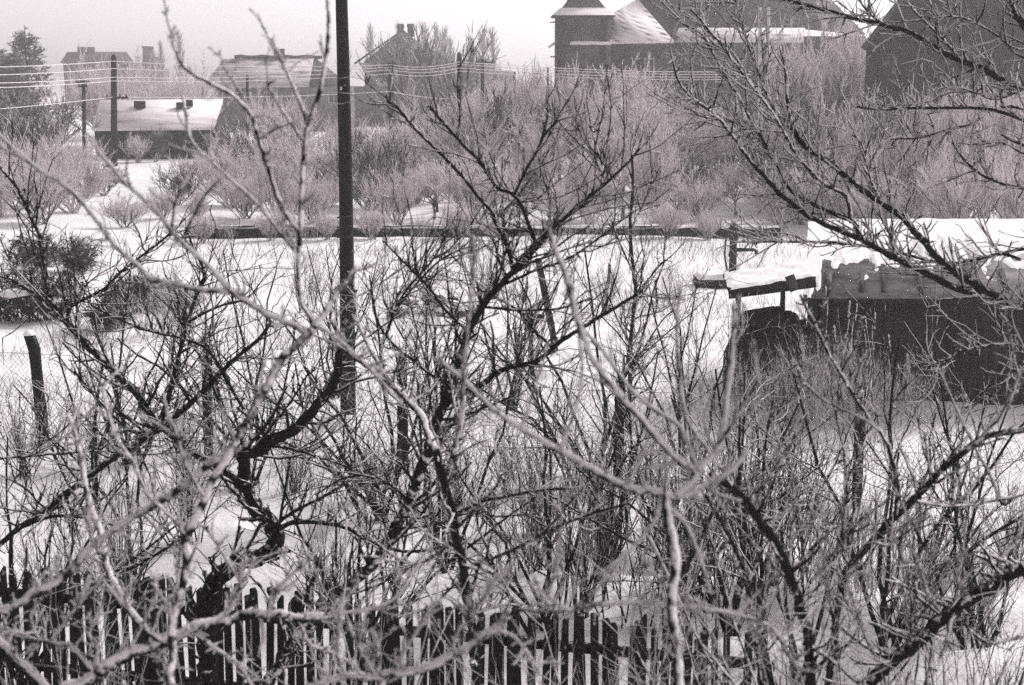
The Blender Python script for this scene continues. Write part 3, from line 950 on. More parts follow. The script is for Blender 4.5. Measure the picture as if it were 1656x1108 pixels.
def traced_tree(name, label, depth, root, limbs, twig):
    """root: (x, y, width) pixels of the stem where it leaves the picture, grown down to the ground;
    limbs: (width at base, width at tip, material, [(x, y), ...] from base to tip); each becomes a branch part"""
    placed = []      # (px xy, depth) of points already placed
    x, y, w0 = root
    top = P(x, y, depth)
    base = np.array([top[0] + 0.1 * (random.random() - .5), depth + 0.15, -0.1])
    t = thing(name, label, 'tree', (base[0], base[1], 0))
    n = 14
    pts = smooth_path([base, base * 0.45 + top * 0.55 + np.array([0.04, 0.03, 0]), top], n)
    MB().tubes(pts, np.linspace(w0 * 1.5, w0, n) * px(depth) / 2, 9).build('trunk', M[limbs[0][2]], t, smooth=True)
    placed.append((np.array([x, y], float), depth))
    allp, allr, kinds = [], [], []
    for (wa, wb, mat, xy) in limbs:
        xy = np.array(xy, float)
        dist = [np.linalg.norm(q - xy[0]) for q, _ in placed]
        j = int(np.argmin(dist))
        d0 = placed[j][1]
        if dist[j] < 45: xy[0] = placed[j][0]
        seg = np.concatenate([[0], np.cumsum(np.linalg.norm(np.diff(xy, axis=0), axis=1))])
        slope = random.uniform(-0.55, 0.55) * px(depth)
        ds = d0 + slope * seg + 0.02 * depth * 0.25 * np.sin(seg / 90.0 + random.random() * 6)
        ds[0] = d0
        ds = np.clip(ds, depth * 0.72, depth * 1.35)
        p3 = np.array([P(a, b, c) for (a, b), c in zip(xy, ds)])
        n = max(8, int(seg[-1] / 7))
        pts = smooth_path(p3, n)
        for q in range(4 * len(xy)):
            f = q / (4 * len(xy) - 1) * seg[-1]
            placed.append((np.array([np.interp(f, seg, xy[:, 0]), np.interp(f, seg, xy[:, 1])]), float(np.interp(f, seg, ds))))
        wid = np.linspace(wa, wb, n) * px(depth) / 2 * (0.84 if mat == 'rime' else 0.95)
        amp = 0.03 if mat == 'bark' else 0.09
        wob = np.clip(1 + amp * rng.standard_normal(n), 0.8, 1.3)
        jit = np.cumsum(rng.standard_normal((n, 3)), axis=0) * (0.14 if mat == 'bark' else 0.15) * wid[:, None]
        ramp = np.linspace(0, 1, n)[:, None]
        jit -= jit[:1] * (1 - ramp) + jit[-1:] * ramp
        pts += jit
        MB().tubes(pts, wid * wob, 8 if wa > 9 else 6, True).build('branch', M[mat], t, smooth=True)
        r16 = smooth_path(pts, 16)
        allp.append(r16); allr.append(np.linspace(wid[0], wid[-1], 16)); kinds.append(mat)
    allp = np.array(allp); allr = np.array(allr)
    u = px(depth)
    mb = MB()
    n1 = twig['n1']
    p1, r1 = spawn(allp, allr, n1, 0.05, 1.0, (0.5, 1.25), twig.get('up', 0.35), ln=(twig['l1'][0] * u, twig['l1'][1] * u), rf=0.5, k=6, jit=0.16, rise=twig.get('rise', 0.06), lump=twig.get('lump', 0.15), rmin=twig['r'] * u * 0.75)
    r1 = np.minimum(r1, twig['r'] * u * 1.5)
    mb.tubes(p1, r1, 4)
    p2, r2 = spawn(p1, r1, twig['n2'], 0.1, 1.0, (0.6, 1.2), twig.get('up', 0.35), ln=(twig['l2'][0] * u, twig['l2'][1] * u), rf=0.75, k=4, jit=0.2, lump=twig.get('lump', 0.15), rmin=twig['r'] * u * 0.5)
    mb.tubes(p2, r2, 3)
    # short spurs with fat buds on the branches themselves
    p3, r3 = spawn(allp, allr, twig['ns'], 0.03, 1.0, (0.9, 1.5), 0.2, ln=(5 * u, 20 * u), rf=0.4, k=4, jit=0.3, rmin=twig['r'] * u * 0.8, lump=0.2)
    r3 = np.clip(r3, 0, twig['r'] * u * 1.6); r3[:, -1] *= 1.35
    mb.tubes(p3, r3, 4, True)
    mb.build('twigs', M[twig['mat']], t, kind='stuff')
    if twig['mat'] != 'twig_dark':      # needles of rime standing off the bark
        fz = MB()
        for q, qr, nn in ((allp, allr, 2600), (p1, r1, 2200)):
            p4, r4 = spawn(q, qr, nn, 0.0, 1.0, (0.9, 1.6), 0.25, ln=(3 * u, 9 * u), rf=0.1, k=2, jit=0.2, rmin=0.75 * u)
            r4[:] = np.array([0.95, 0.3]) * u
            fz.tubes(p4, r4, 3)
        fz.build('rime_needles', M['rime'], t, kind='stuff')
    return t


D, FR, RM = 'bark', 'bark_rime', 'rime'
# --- dark crooked fruit tree on the left ------------------------------------------------------
traced_tree('crooked_fruit_tree', 'black crooked fruit tree with an S-bent trunk at lower left', 9.6, (336, 1108, 38), [
    (38, 28, D, [(336, 1108), (339, 1030), (339, 982), (346, 947), (367, 923), (394, 906), (422, 896), (446, 879), (449, 851), (440, 832), (425, 817), (404, 795), (392, 782)]),
    (24, 13, D, [(392, 782), (397, 757), (394, 735), (411, 734), (445, 712), (480, 689), (514, 655), (538, 621), (549, 580), (553, 540)]),
    (17, 6, D, [(392, 782), (360, 757), (322, 737), (295, 713), (261, 682), (219, 634), (182, 597), (141, 555), (110, 521), (86, 490), (41, 466), (0, 446)]),
    (9, 6, D, [(110, 521), (82, 483), (74, 429), (65, 387), (51, 355), (41, 333), (24, 298), (0, 271)]),
    (7, 4, D, [(110, 521), (112, 502), (120, 494), (165, 470), (192, 442), (233, 411), (271, 381), (282, 371)]),
    (10, 6, D, [(261, 682), (271, 641), (281, 603), (298, 542), (309, 497), (322, 466), (336, 446)]),
    (6, 4, D, [(322, 466), (330, 440), (312, 400), (304, 375)]),
    (6, 3, D, [(309, 521), (336, 504), (370, 490), (400, 486)]),
    (6, 4, D, [(394, 662), (363, 607), (336, 566), (291, 545), (257, 538), (206, 521), (154, 497)]),
    (10, 6, D, [(262, 690), (295, 665), (329, 634), (370, 590), (418, 549), (440, 520)]),
    (12, 10, D, [(300, 700), (274, 690), (240, 706), (192, 737), (171, 752), (130, 779), (79, 817), (34, 851), (-10, 890)]),
    (7, 5, D, [(34, 851), (60, 842), (96, 834), (147, 839), (185, 850)]),
    (10, 5, D, [(449, 857), (473, 846), (507, 848), (559, 858), (600, 880), (660, 895), (735, 882)]),
    (5, 3, D, [(411, 734), (440, 690), (470, 650), (500, 600)]),
    (6, 3, D, [(430, 720), (480, 730), (530, 745), (575, 760)]),
    (6, 3, D, [(291, 872), (233, 910), (195, 927), (160, 960)]),
    (7, 3, D, [(449, 851), (480, 825), (530, 800), (575, 770), (610, 755)]),
    (5, 3, FR, [(0, 742), (60, 735), (150, 730), (240, 735), (320, 725)]),
    (5, 3, D, [(394, 735), (380, 690), (350, 640), (335, 590), (330, 540)]),
    (5, 3, D, [(240, 706), (200, 690), (150, 640), (120, 600)]),
], dict(n1=430, n2=1300, ns=420, l1=(30, 170), l2=(12, 70), r=2.1, mat='twig_dark', up=0.3))

# --- dark tree with the long limb rising to the right ------------------------------------------
traced_tree('leaning_fruit_tree', 'dark fruit tree whose long limb leans up right through the picture centre', 8.2, (430, 1108, 24), [
    (22, 17, FR, [(430, 1108), (470, 1040), (520, 985), (560, 948), (600, 910), (625, 880), (643, 850), (660, 817), (677, 779), (691, 737)]),
    (17, 8, D, [(691, 737), (708, 675), (725, 621), (739, 579), (756, 531), (780, 497), (814, 459), (849, 422), (883, 381)]),
    (8, 3, D, [(883, 381), (917, 350), (969, 305), (1013, 264), (1034, 240)]),
    (12, 5, D, [(705, 679), (725, 651), (773, 624), (811, 597), (869, 583), (903, 555), (931, 538), (948, 528), (1000, 495), (1040, 470)]),
    (6, 3, D, [(708, 676), (750, 672), (794, 655), (830, 640)]),
    (6, 4, D, [(886, 562), (862, 531), (835, 501), (794, 477), (770, 465)]),
    (7, 4, D, [(868, 397), (862, 377), (835, 319), (804, 302), (780, 264), (753, 237), (725, 206), (705, 185), (694, 171)]),
    (5, 3, D, [(835, 315), (852, 274), (866, 250), (883, 216), (902, 195)]),
    (7, 4, D, [(845, 425), (831, 435), (821, 401), (801, 360), (794, 343), (759, 302), (746, 285), (705, 243), (674, 213), (639, 171), (626, 165)]),
    (5, 3, FR, [(975, 300), (975, 267), (965, 237), (955, 199)]),
    (4, 3, D, [(830, 440), (814, 343), (869, 322), (890, 300)]),
    (5, 3, D, [(756, 531), (720, 500), (690, 460), (650, 420), (620, 390)]),
    (5, 3, D, [(725, 621), (690, 600), (640, 560), (610, 520), (600, 470)]),
    (5, 2, D, [(620, 545), (640, 500), (680, 450), (720, 415), (770, 395)]),
    (5, 3, D, [(622, 540), (650, 480), (700, 420), (720, 380)]),
    (5, 3, D, [(814, 459), (860, 440), (905, 425), (940, 405), (975, 380)]),
    (5, 3, D, [(780, 497), (820, 500), (850, 502), (905, 500), (960, 480)]),
    (5, 3, FR, [(600, 910), (590, 870), (560, 830), (540, 800)]),
    (6, 3, D, [(643, 855), (700, 850), (760, 830), (810, 835), (870, 830)]),
    (6, 3, D, [(660, 817), (640, 790), (600, 770), (560, 772), (510, 800)]),
], dict(n1=380, n2=1150, ns=330, l1=(26, 160), l2=(12, 70), r=1.9, mat='twig_dark', up=0.3))

# --- slim tree in the middle foreground -----------------------------------------------------------
traced_tree('slim_middle_tree', 'slim black-stemmed tree rising from the bottom just left of centre', 6.6, (770, 1108, 17), [
    (17, 13, D, [(770, 1108), (763, 1054), (756, 989), (746, 934), (735, 872), (729, 831), (715, 769), (705, 728)]),
    (13, 9, FR, [(705, 728), (687, 682), (670, 658), (636, 627), (602, 600), (561, 569), (535, 548)]),
    (8, 4, FR, [(650, 640), (620, 600), (595, 560), (578, 520), (570, 470)]),
    (7, 4, D, [(735, 838), (780, 810), (821, 802), (883, 793), (920, 790)]),
    (7, 4, D, [(773, 923), (814, 896), (866, 869), (917, 845), (969, 827), (1017, 814)]),
    (7, 5, D, [(756, 989), (773, 923), (790, 900)]),
    (6, 4, FR, [(760, 995), (797, 982), (821, 977), (870, 985)]),
    (7, 4, FR, [(715, 775), (730, 745), (745, 700), (752, 640)]),
    (5, 3, FR, [(742, 860), (760, 830), (800, 790), (815, 760)]),
    (5, 3, FR, [(735, 872), (690, 905), (640, 925), (590, 945)]),
    (5, 3, D, [(746, 934), (720, 960), (690, 985), (660, 990)]),
], dict(n1=90, n2=200, ns=170, l1=(30, 120), l2=(12, 50), r=2.8, mat='bark_rime', up=0.4))

# --- near rime-white tree, left ---------------------------------------------------------------------
traced_tree('near_rimed_tree', 'near out-of-focus rime-white tree spreading over the left half', 3.7, (276, 1108, 20), [
    (16, 14, FR, [(276, 1108), (281, 1010), (291, 940), (298, 865), (309, 848), (329, 803), (353, 759), (377, 728), (384, 717), (408, 675), (429, 634), (456, 583), (480, 559), (507, 531)]),
    (13, 9, FR, [(507, 531), (535, 497), (560, 459), (578, 430)]),
    (10, 7, FR, [(507, 531), (497, 504), (487, 487), (485, 428), (487, 360), (487, 309), (494, 223), (501, 199), (521, 137), (530, 51), (528, -30)]),
    (7, 5, FR, [(501, 199), (483, 161), (459, 103), (439, 62)]),
    (7, 5, FR, [(490, 226), (456, 178), (432, 137)]),
    (10, 6, FR, [(480, 374), (459, 336), (446, 302), (432, 264), (415, 209), (408, 185), (374, 151), (343, 134), (309, 117), (288, 93)]),
    (5, 4, FR, [(291, 93), (271, 27), (262, -20)]),
    (5, 4, FR, [(408, 185), (387, 147), (363, 110), (355, 82)]),
    (4, 3, FR, [(408, 188), (425, 187), (440, 189)]),
    (4, 3, FR, [(422, 220), (445, 210), (475, 197)]),
    (7, 5, FR, [(485, 420), (453, 374), (422, 336), (394, 309), (343, 264), (312, 230), (305, 206), (295, 154)]),
    (5, 4, FR, [(343, 264), (340, 240), (339, 219)]),
    (14, 8, RM, [(500, 540), (432, 504), (388, 473), (343, 429), (302, 394), (285, 377), (254, 339), (206, 295), (161, 247)]),
    (13, 8, RM, [(388, 473), (322, 466), (280, 455), (240, 449), (219, 429), (185, 398), (144, 343), (103, 302), (48, 264), (-10, 208)]),
    (9, 6, RM, [(535, 548), (575, 575), (620, 620), (650, 655)]),
    (8, 5, FR, [(298, 865), (280, 840), (240, 800), (215, 750), (180, 690), (165, 620)]),
    (5, 3, FR, [(290, 352), (281, 327), (262, 322), (240, 305)]),
    (5, 3, FR, [(285, 340), (295, 302), (322, 260)]),
    (5, 3, FR, [(300, 375), (326, 325), (357, 288)]),
    (9, 5, RM, [(329, 803), (300, 750), (285, 700), (271, 669), (264, 634)]),
], dict(n1=120, n2=160, ns=260, l1=(20, 90), l2=(8, 36), r=3.0, mat='rime', up=0.25, lump=0.22))

# --- near rime-white shrub, bottom left
traced_tree('near_rimed_shrub', 'near blurred shrub of stubby white twigs along the bottom left edge', 4.3, (90, 1125, 16), [
    (26, 16, FR, [(90, 1120), (154, 1085), (206, 1061), (254, 1043), (285, 1026), (319, 1009), (363, 1002), (429, 999), (480, 1002), (531, 999)]),
    (15, 7, FR, [(264, 1037), (240, 1019), (219, 995), (199, 968), (178, 920), (168, 875), (151, 831), (137, 779), (127, 728), (120, 696), (110, 669)]),
    (18, 12, RM, [(60, 1115), (-20, 1015), (21, 989), (55, 968), (86, 947), (117, 927), (144, 896), (192, 858), (240, 827), (285, 797), (320, 765), (360, 735)]),
    (8, 5, RM, [(206, 1061), (230, 1010), (252, 960), (250, 930)]),
    (8, 5, FR, [(285, 1026), (285, 970), (291, 900), (297, 860)]),
    (8, 5, RM, [(363, 1002), (390, 950), (375, 920), (350, 880), (330, 850)]),
    (8, 5, RM, [(390, 950), (405, 920), (412, 900)]),
    (9, 6, RM, [(429, 999), (440, 960), (470, 930), (500, 905), (520, 880)]),
    (9, 6, RM, [(300, 1020), (350, 1050), (385, 1075), (410, 1110)]),
    (8, 6, RM, [(260, 1045), (265, 1080), (272, 1112)]),
    (9, 6, RM, [(154, 1085), (120, 1050), (90, 1040), (40, 1030), (0, 1022)]),
    (6, 4, RM, [(20, 1115), (30, 1070), (10, 1040), (0, 1020)]),
    (9, 6, RM, [(480, 1002), (500, 1040), (530, 1050), (575, 1075)]),
    (7, 5, RM, [(60, 1040), (50, 1000), (62, 975), (80, 950)]),
    (8, 5, RM, [(531, 999), (575, 990), (610, 985), (650, 960), (660, 930)]),
    (6, 4, RM, [(80, 1045), (110, 1000), (130, 970), (140, 940)]),
    (6, 4, RM, [(130, 1070), (150, 1050), (145, 1020), (160, 1005)]),
], dict(n1=210, n2=340, ns=380, l1=(16, 80), l2=(8, 34), r=3.4, mat='rime', up=0.2, lump=0.25))

# --- near rime-white branches, bottom middle
traced_tree('bowed_rimed_shrub', 'near blurred shrub with one bowed thick white branch at bottom centre', 3.6, (622, 1125, 18), [
    (18, 17, RM, [(622, 1125), (622, 1095), (677, 1085), (725, 1064), (763, 1040), (801, 1016), (821, 995)]),
    (16, 10, RM, [(622, 1095), (574, 1092), (530, 1100), (490, 1115)]),
    (11, 7, RM, [(612, 1095), (590, 1060), (574, 1035), (563, 1005)]),
    (8, 6, RM, [(605, 1090), (612, 1050), (605, 1020)]),
    (8, 5, RM, [(640, 1092), (650, 1060), (670, 1030), (690, 995), (712, 970)]),
    (9, 6, RM, [(821, 995), (850, 985), (880, 990), (930, 985), (970, 978)]),
    (8, 5, RM, [(880, 985), (890, 950), (900, 915), (905, 890)]),
    (8, 5, RM, [(890, 985), (870, 945), (862, 930)]),
    (8, 5, RM, [(930, 985), (960, 960), (980, 930)]),
    (8, 5, RM, [(801, 1016), (830, 1030), (850, 1055), (872, 1085)]),
    (7, 5, RM, [(560, 1100), (545, 1050), (548, 1000), (556, 960)]),
    (10, 6, RM, [(970, 978), (1040, 972), (1096, 976), (1147, 982), (1192, 992), (1233, 1006), (1257, 1023), (1274, 1057), (1298, 1085)]),
    (8, 5, RM, [(1096, 976), (1080, 950), (1060, 930), (1040, 915)]),
    (8, 5, RM, [(1233, 1006), (1240, 980), (1255, 950)]),
    (7, 4, RM, [(725, 1064), (742, 1020), (760, 1000), (790, 960), (810, 930)]),
], dict(n1=120, n2=200, ns=240, l1=(16, 80), l2=(8, 36), r=3.2, mat='rime', up=0.35, lump=0.25))

# --- near rime-white tree, right of centre -----------------------------------------------------------
traced_tree('forked_rimed_tree', 'near blurred rime-white tree whose forks meet right of centre', 3.3, (1100, 1125, 17), [
    (18, 18, FR, [(1100, 1125), (1092, 1000), (1088, 900), (1078, 830), (1075, 798)]),
    (19, 9, RM, [(1075, 798), (1013, 786), (951, 755), (917, 737), (883, 717), (831, 686), (787, 651), (746, 614), (711, 583)]),
    (15, 10, RM, [(1075, 798), (1096, 803), (1137, 786), (1182, 759), (1209, 728)]),
    (17, 10, RM, [(1090, 795), (1130, 760), (1100, 740), (1071, 710), (1034, 669), (996, 627), (962, 579), (938, 521), (924, 473), (910, 429), (890, 381)]),
    (11, 8, RM, [(1130, 745), (1100, 689), (1054, 655), (1020, 621), (979, 566), (941, 531)]),
    (14, 10, RM, [(1130, 760), (1155, 735), (1161, 717), (1165, 683), (1175, 614), (1183, 546), (1187, 491)]),
    (8, 6, RM, [(735, 723), (742, 686), (749, 617), (756, 531), (763, 463), (765, 381)]),
    (8, 5, RM, [(921, 696), (934, 651), (941, 593), (934, 528)]),
    (6, 4, RM, [(845, 680), (862, 634), (880, 579), (885, 555)]),
    (9, 6, RM, [(1155, 735), (1110, 680), (1098, 600), (1096, 520), (1100, 465)]),
    (8, 5, RM, [(1161, 717), (1180, 690), (1205, 650), (1230, 610)]),
    (10, 6, RM, [(1075, 800), (1060, 840), (1040, 870), (1010, 900), (985, 940)]),
    (10, 6, RM, [(1080, 812), (1110, 850), (1130, 900), (1150, 960)]),
    (7, 4, RM, [(1013, 786), (1030, 755), (1045, 720), (1050, 700)]),
    (7, 4, RM, [(1137, 786), (1165, 800), (1200, 810)]),
], dict(n1=70, n2=90, ns=190, l1=(20, 90), l2=(8, 36), r=3.0, mat='rime', up=0.3, lump=0.22))

# --- right-hand bushes: dark stems with rime ----------------------------------------------------------
traced_tree('upright_dark_sapling', 'dark-stemmed sapling rising at lower right left of the thick diagonal branch', 5.6, (1309, 1120, 18), [
    (18, 15, D, [(1309, 1120), (1302, 1037), (1288, 975), (1271, 927), (1247, 879), (1223, 838), (1178, 786), (1150, 765)]),
    (9, 5, D, [(1096, 937), (1117, 900), (1141, 851), (1165, 797), (1180, 740)]),
    (9, 5, D, [(1212, 968), (1202, 920), (1185, 879), (1158, 831), (1140, 800)]),
    (9, 4, FR, [(1271, 927), (1300, 905), (1320, 880), (1345, 850)]),
    (8, 4, FR, [(1212, 970), (1240, 950), (1270, 925)]),
    (8, 5, RM, [(1223, 838), (1245, 840), (1262, 835), (1280, 815)]),
    (7, 4, RM, [(1223, 838), (1230, 800), (1250, 760), (1275, 735)]),
    (8, 5, FR, [(1302, 1037), (1340, 1065), (1370, 1090), (1400, 1115)]),
    (8, 5, FR, [(1230, 1110), (1222, 1050), (1215, 1000), (1212, 968)]),
], dict(n1=70, n2=150, ns=150, l1=(26, 110), l2=(10, 50), r=2.6, mat='bark_rime', up=0.45))

traced_tree('diagonal_branch_tree', 'tree with thick black diagonal branch crossing the bottom right corner', 6.2, (1720, 1110, 30), [
    (26, 22, D, [(1720, 1110), (1715, 1000), (1690, 915), (1656, 913), (1610, 941), (1576, 965), (1525, 1002), (1473, 1047), (1429, 1081), (1398, 1112)]),
    (9, 5, FR, [(1610, 941), (1620, 900), (1650, 870), (1680, 830)]),
    (8, 5, RM, [(1525, 1002), (1500, 960), (1490, 930), (1470, 880), (1455, 855)]),
    (8, 4, RM, [(1473, 1047), (1475, 980), (1465, 920), (1440, 860)]),
    (7, 4, RM, [(1535, 995), (1550, 950), (1570, 925)]),
    (8, 5, FR, [(1576, 965), (1560, 1010), (1600, 1040), (1650, 1030)]),
    (7, 4, RM, [(1429, 1081), (1405, 1040), (1390, 1000), (1375, 960), (1360, 940)]),
], dict(n1=90, n2=200, ns=130, l1=(26, 120), l2=(10, 50), r=2.4, mat='bark_rime', up=0.4))

traced_tree('forked_right_sapling', 'dark sapling forking to the right edge below the black shed', 6.0, (1338, 1120, 16), [
    (14, 10, D, [(1338, 1120), (1350, 1023), (1357, 975), (1370, 923), (1405, 882), (1432, 851), (1473, 814), (1508, 776), (1552, 735), (1600, 706), (1670, 692)]),
    (6, 4, FR, [(1473, 814), (1520, 818), (1570, 818), (1621, 806), (1660, 800)]),
    (8, 5, FR, [(1450, 835), (1452, 780), (1442, 740), (1432, 710), (1405, 673), (1367, 614), (1336, 563), (1315, 518), (1295, 477)]),
    (7, 4, RM, [(1420, 690), (1391, 673), (1336, 649), (1295, 614), (1267, 583)]),
    (8, 5, RM, [(1652, 845), (1621, 814), (1600, 766), (1580, 728), (1555, 679), (1538, 642), (1518, 597)]),
    (7, 5, RM, [(1560, 740), (1580, 714), (1603, 683), (1631, 649), (1650, 600)]),
    (7, 4, RM, [(1309, 944), (1336, 913), (1363, 875), (1395, 835)]),
    (7, 4, FR, [(1370, 923), (1362, 880), (1370, 800), (1365, 730), (1350, 660)]),
    (6, 4, FR, [(1405, 882), (1440, 880), (1480, 850), (1500, 830)]),
    (6, 4, RM, [(1508, 776), (1500, 740), (1495, 700)]),
], dict(n1=100, n2=230, ns=140, l1=(26, 120), l2=(10, 50), r=2.3, mat='bark_rime', up=0.45))

# --- big tree reaching in from the right edge ----------------------------------------------------------
traced_tree('overhanging_tree', 'big rimed tree reaching in from the right edge over shed and sky', 9.5, (1790, 700, 40), [
    (34, 24, D, [(1790, 700), (1780, 560), (1760, 430), (1730, 300), (1710, 180), (1700, 60), (1690, -60)]),
    (15, 9, D, [(1770, 540), (1700, 515), (1656, 501), (1624, 487), (1593, 470), (1552, 446), (1518, 415), (1483, 374), (1456, 346), (1422, 322), (1391, 302), (1363, 281), (1336, 257), (1302, 233), (1281, 206)]),
    (7, 4, FR, [(1281, 206), (1274, 161), (1271, 113), (1261, 75)]),
    (7, 4, FR, [(1302, 233), (1265, 190), (1240, 150), (1225, 110)]),
    (13, 7, D, [(1593, 475), (1552, 470), (1508, 450), (1466, 426), (1425, 405), (1391, 385), (1343, 364), (1298, 340), (1260, 310), (1219, 267)]),
    (7, 4, FR, [(1219, 267), (1185, 219), (1150, 180), (1110, 150), (1092, 120)]),
    (9, 5, D, [(1391, 385), (1377, 360), (1336, 343), (1302, 326), (1274, 305), (1254, 267), (1226, 213)]),
    (6, 4, FR, [(1226, 213), (1190, 150), (1160, 100), (1140, 60), (1120, 45)]),
    (8, 4, FR, [(1377, 360), (1364, 319), (1319, 291), (1288, 254), (1261, 209), (1233, 165), (1199, 120), (1158, 62), (1117, 14)]),
    (5, 3, FR, [(1319, 291), (1290, 240), (1262, 200), (1236, 140), (1210, 70), (1190, 0)]),
    (5, 3, FR, [(1254, 267), (1230, 230), (1190, 200), (1140, 190), (1112, 175)]),
    (5, 3, FR, [(1226, 213), (1182, 195), (1130, 165), (1105, 130)]),
    (14, 6, D, [(1715, 175), (1656, 141), (1617, 127), (1590, 110), (1545, 89), (1508, 69), (1473, 48), (1429, 38), (1370, 24), (1315, 10), (1267, -2)]),
    (5, 3, FR, [(1429, 38), (1400, 15), (1385, -15)]),
    (16, 10, D, [(1690, 110), (1656, 38), (1634, 0), (1620, -40)]),
    (8, 4, D, [(1720, 230), (1656, 195), (1617, 182), (1576, 175), (1473, 175), (1408, 175), (1380, 172)]),
    (6, 3, FR, [(1600, 178), (1570, 200), (1530, 210), (1490, 222), (1440, 225)]),
    (7, 4, D, [(1735, 320), (1690, 300), (1650, 305), (1600, 290), (1560, 260), (1540, 230)]),
    (6, 4, D, [(1650, 420), (1617, 410), (1559, 424), (1508, 422), (1456, 409), (1370, 395), (1274, 391), (1199, 391)]),
    (8, 5, D, [(1760, 420), (1700, 400), (1645, 405), (1617, 410)]),
    (6, 3, FR, [(1446, 417), (1440, 380), (1425, 350), (1420, 300), (1415, 260)]),
    (6, 3, FR, [(1422, 322), (1412, 300), (1400, 250), (1385, 215)]),
    (7, 3, FR, [(1780, 560), (1700, 575), (1640, 555), (1580, 560), (1530, 580), (1490, 600)]),
    (7, 3, FR, [(1780, 600), (1710, 620), (1650, 600), (1600, 640), (1560, 660)]),
    (6, 3, FR, [(1545, 89), (1520, 60), (1480, 20), (1460, -10)]),
    (6, 3, FR, [(1656, 141), (1610, 160), (1580, 150), (1540, 140), (1500, 150)]),
    (6, 3, FR, [(1700, 60), (1650, 80), (1600, 50), (1550, 28), (1500, 30)]),
    (6, 3, FR, [(1720, 260), (1660, 250), (1620, 230), (1580, 235)]),
], dict(n1=640, n2=1800, ns=420, l1=(30, 130), l2=(10, 60), r=2.7, mat='rime', up=0.25, lump=0.2))

# --- thin young trees farther back ---------------------------------------------------------------------
traced_tree('thin_dark_sapling', 'thin straight dark sapling standing alone left of the hand pump', 19.8, (1014, 715, 9), [
    (9, 4, D, [(1014, 715), (1020, 640), (1022, 600), (1028, 480), (1026, 440), (1020, 360), (1024, 300), (1022, 250)]),
    (4, 2, D, [(1022, 600), (1045, 560), (1070, 520), (1090, 500)]),
    (4, 2, D, [(1024, 560), (1000, 520), (985, 480)]),
    (4, 2, D, [(1027, 480), (1050, 450), (1075, 420)]),
    (4, 2, FR, [(1026, 440), (1005, 400), (990, 360)]),
    (3, 2, FR, [(1020, 370), (1040, 330), (1055, 290)]),
    (3, 2, FR, [(1020, 340), (1000, 310), (985, 280)]),
], dict(n1=60, n2=120, ns=60, l1=(26, 90), l2=(10, 40), r=1.4, mat='twig_dark', up=0.5))

# ------------------------------------------------------------------ background shrubs and trees
def ring_dirs(n, tilt0, tilt1):
    a = rng.random(n) * 2 * math.pi
    th = tilt0 + (tilt1 - tilt0) * np.sqrt(rng.random(n))
    return np.stack([np.sin(th) * np.cos(a), np.sin(th) * np.sin(a), np.cos(th)], -1)


HIDE = []
def proto(name, cat):
    o = bpy.data.objects.new(name, None); COL.objects.link(o)
    o['category'] = cat
    return o


def make_vase(name, n0, n1, n2, n3, spread, mats, rt=0.0072, up=0.5, arch=0.0):
    "a many-stemmed shrub one metre high, to be scaled"
    o = proto(name, 'shrub')
    st = np.zeros((n0, 3)); st[:, :2] = rng.standard_normal((n0, 2)) * 0.05
    p0, r0 = grow(st, ring_dirs(n0, 0.05, spread), 0.62 + 0.3 * rng.random(n0), np.full(n0, 0.013), 6, 0.10, 0.03 - arch, 0.5)
    p1, r1 = spawn(p0, r0, n1, 0.2, 1.0, (0.35, 0.8), up * 0.5, (0.3, 0.6), 0.6, 5, 0.12, 0.05 - arch)
    p2, r2 = spawn(p1, r1, n2, 0.1, 1.0, (0.35, 0.8), up * 0.9, ln=(0.10, 0.48), rf=0.7, k=5, jit=0.10, rise=0.08 - arch, rmin=rt)
    p3, r3 = spawn(p2, r2, n3, 0.1, 1.0, (0.4, 0.9), up * 0.6, ln=(0.05, 0.20), rf=0.75, k=3, jit=0.14, rise=0.08 - arch, rmin=rt * 0.8)
    MB().tubes(p0, r0, 5).tubes(p1, r1, 4).build('stems', M[mats[0]], o, kind='stuff')
    MB().tubes(p2, r2, 3).tubes(p3, r3, 3).build('twigs', M[mats[1]], o, kind='stuff')
    return o


def make_fruit_tree(name, mats, n=(9, 60, 420, 1300), trunk=0.28, rt=0.0062):
    o = proto(name, 'tree')
    tp = np.array([[0, 0, -0.03], [0.01, 0, trunk * 0.5], [-0.005, 0.01, trunk], [0.01, 0, trunk + 0.14]])
    MB().tubes(tp, np.array([0.030, 0.024, 0.021, 0.012]), 8).build('trunk', M[mats[0]], o, smooth=True)
    st = np.zeros((n[0], 3)); st[:, 2] = trunk * (0.75 + 0.55 * rng.random(n[0]))
    p0, r0 = grow(st, ring_dirs(n[0], 0.4, 1.2), 0.32 + 0.22 * rng.random(n[0]), np.full(n[0], 0.014), 7, 0.14, 0.09, 0.4)
    p1, r1 = spawn(p0, r0, n[1], 0.2, 1.0, (0.4, 0.9), 0.35, (0.45, 0.8), 0.6, 5, 0.15, 0.05)
    p2, r2 = spawn(p1, r1, n[2], 0.1, 1.0, (0.4, 0.9), 0.5, ln=(0.07, 0.30), rf=0.7, k=4, jit=0.16, rise=0.05, rmin=rt)
    p3, r3 = spawn(p2, r2, n[3], 0.05, 1.0, (0.4, 1.0), 0.3, ln=(0.04, 0.12), rf=0.8, k=3, jit=0.18, rmin=rt * 0.8)
    MB().tubes(p0, r0, 6).tubes(p1, r1, 4).build('limbs', M[mats[0]], o, kind='stuff')
    MB().tubes(p2, r2, 3).tubes(p3, r3, 3).build('crown', M[mats[1]], o, kind='stuff')
    return o


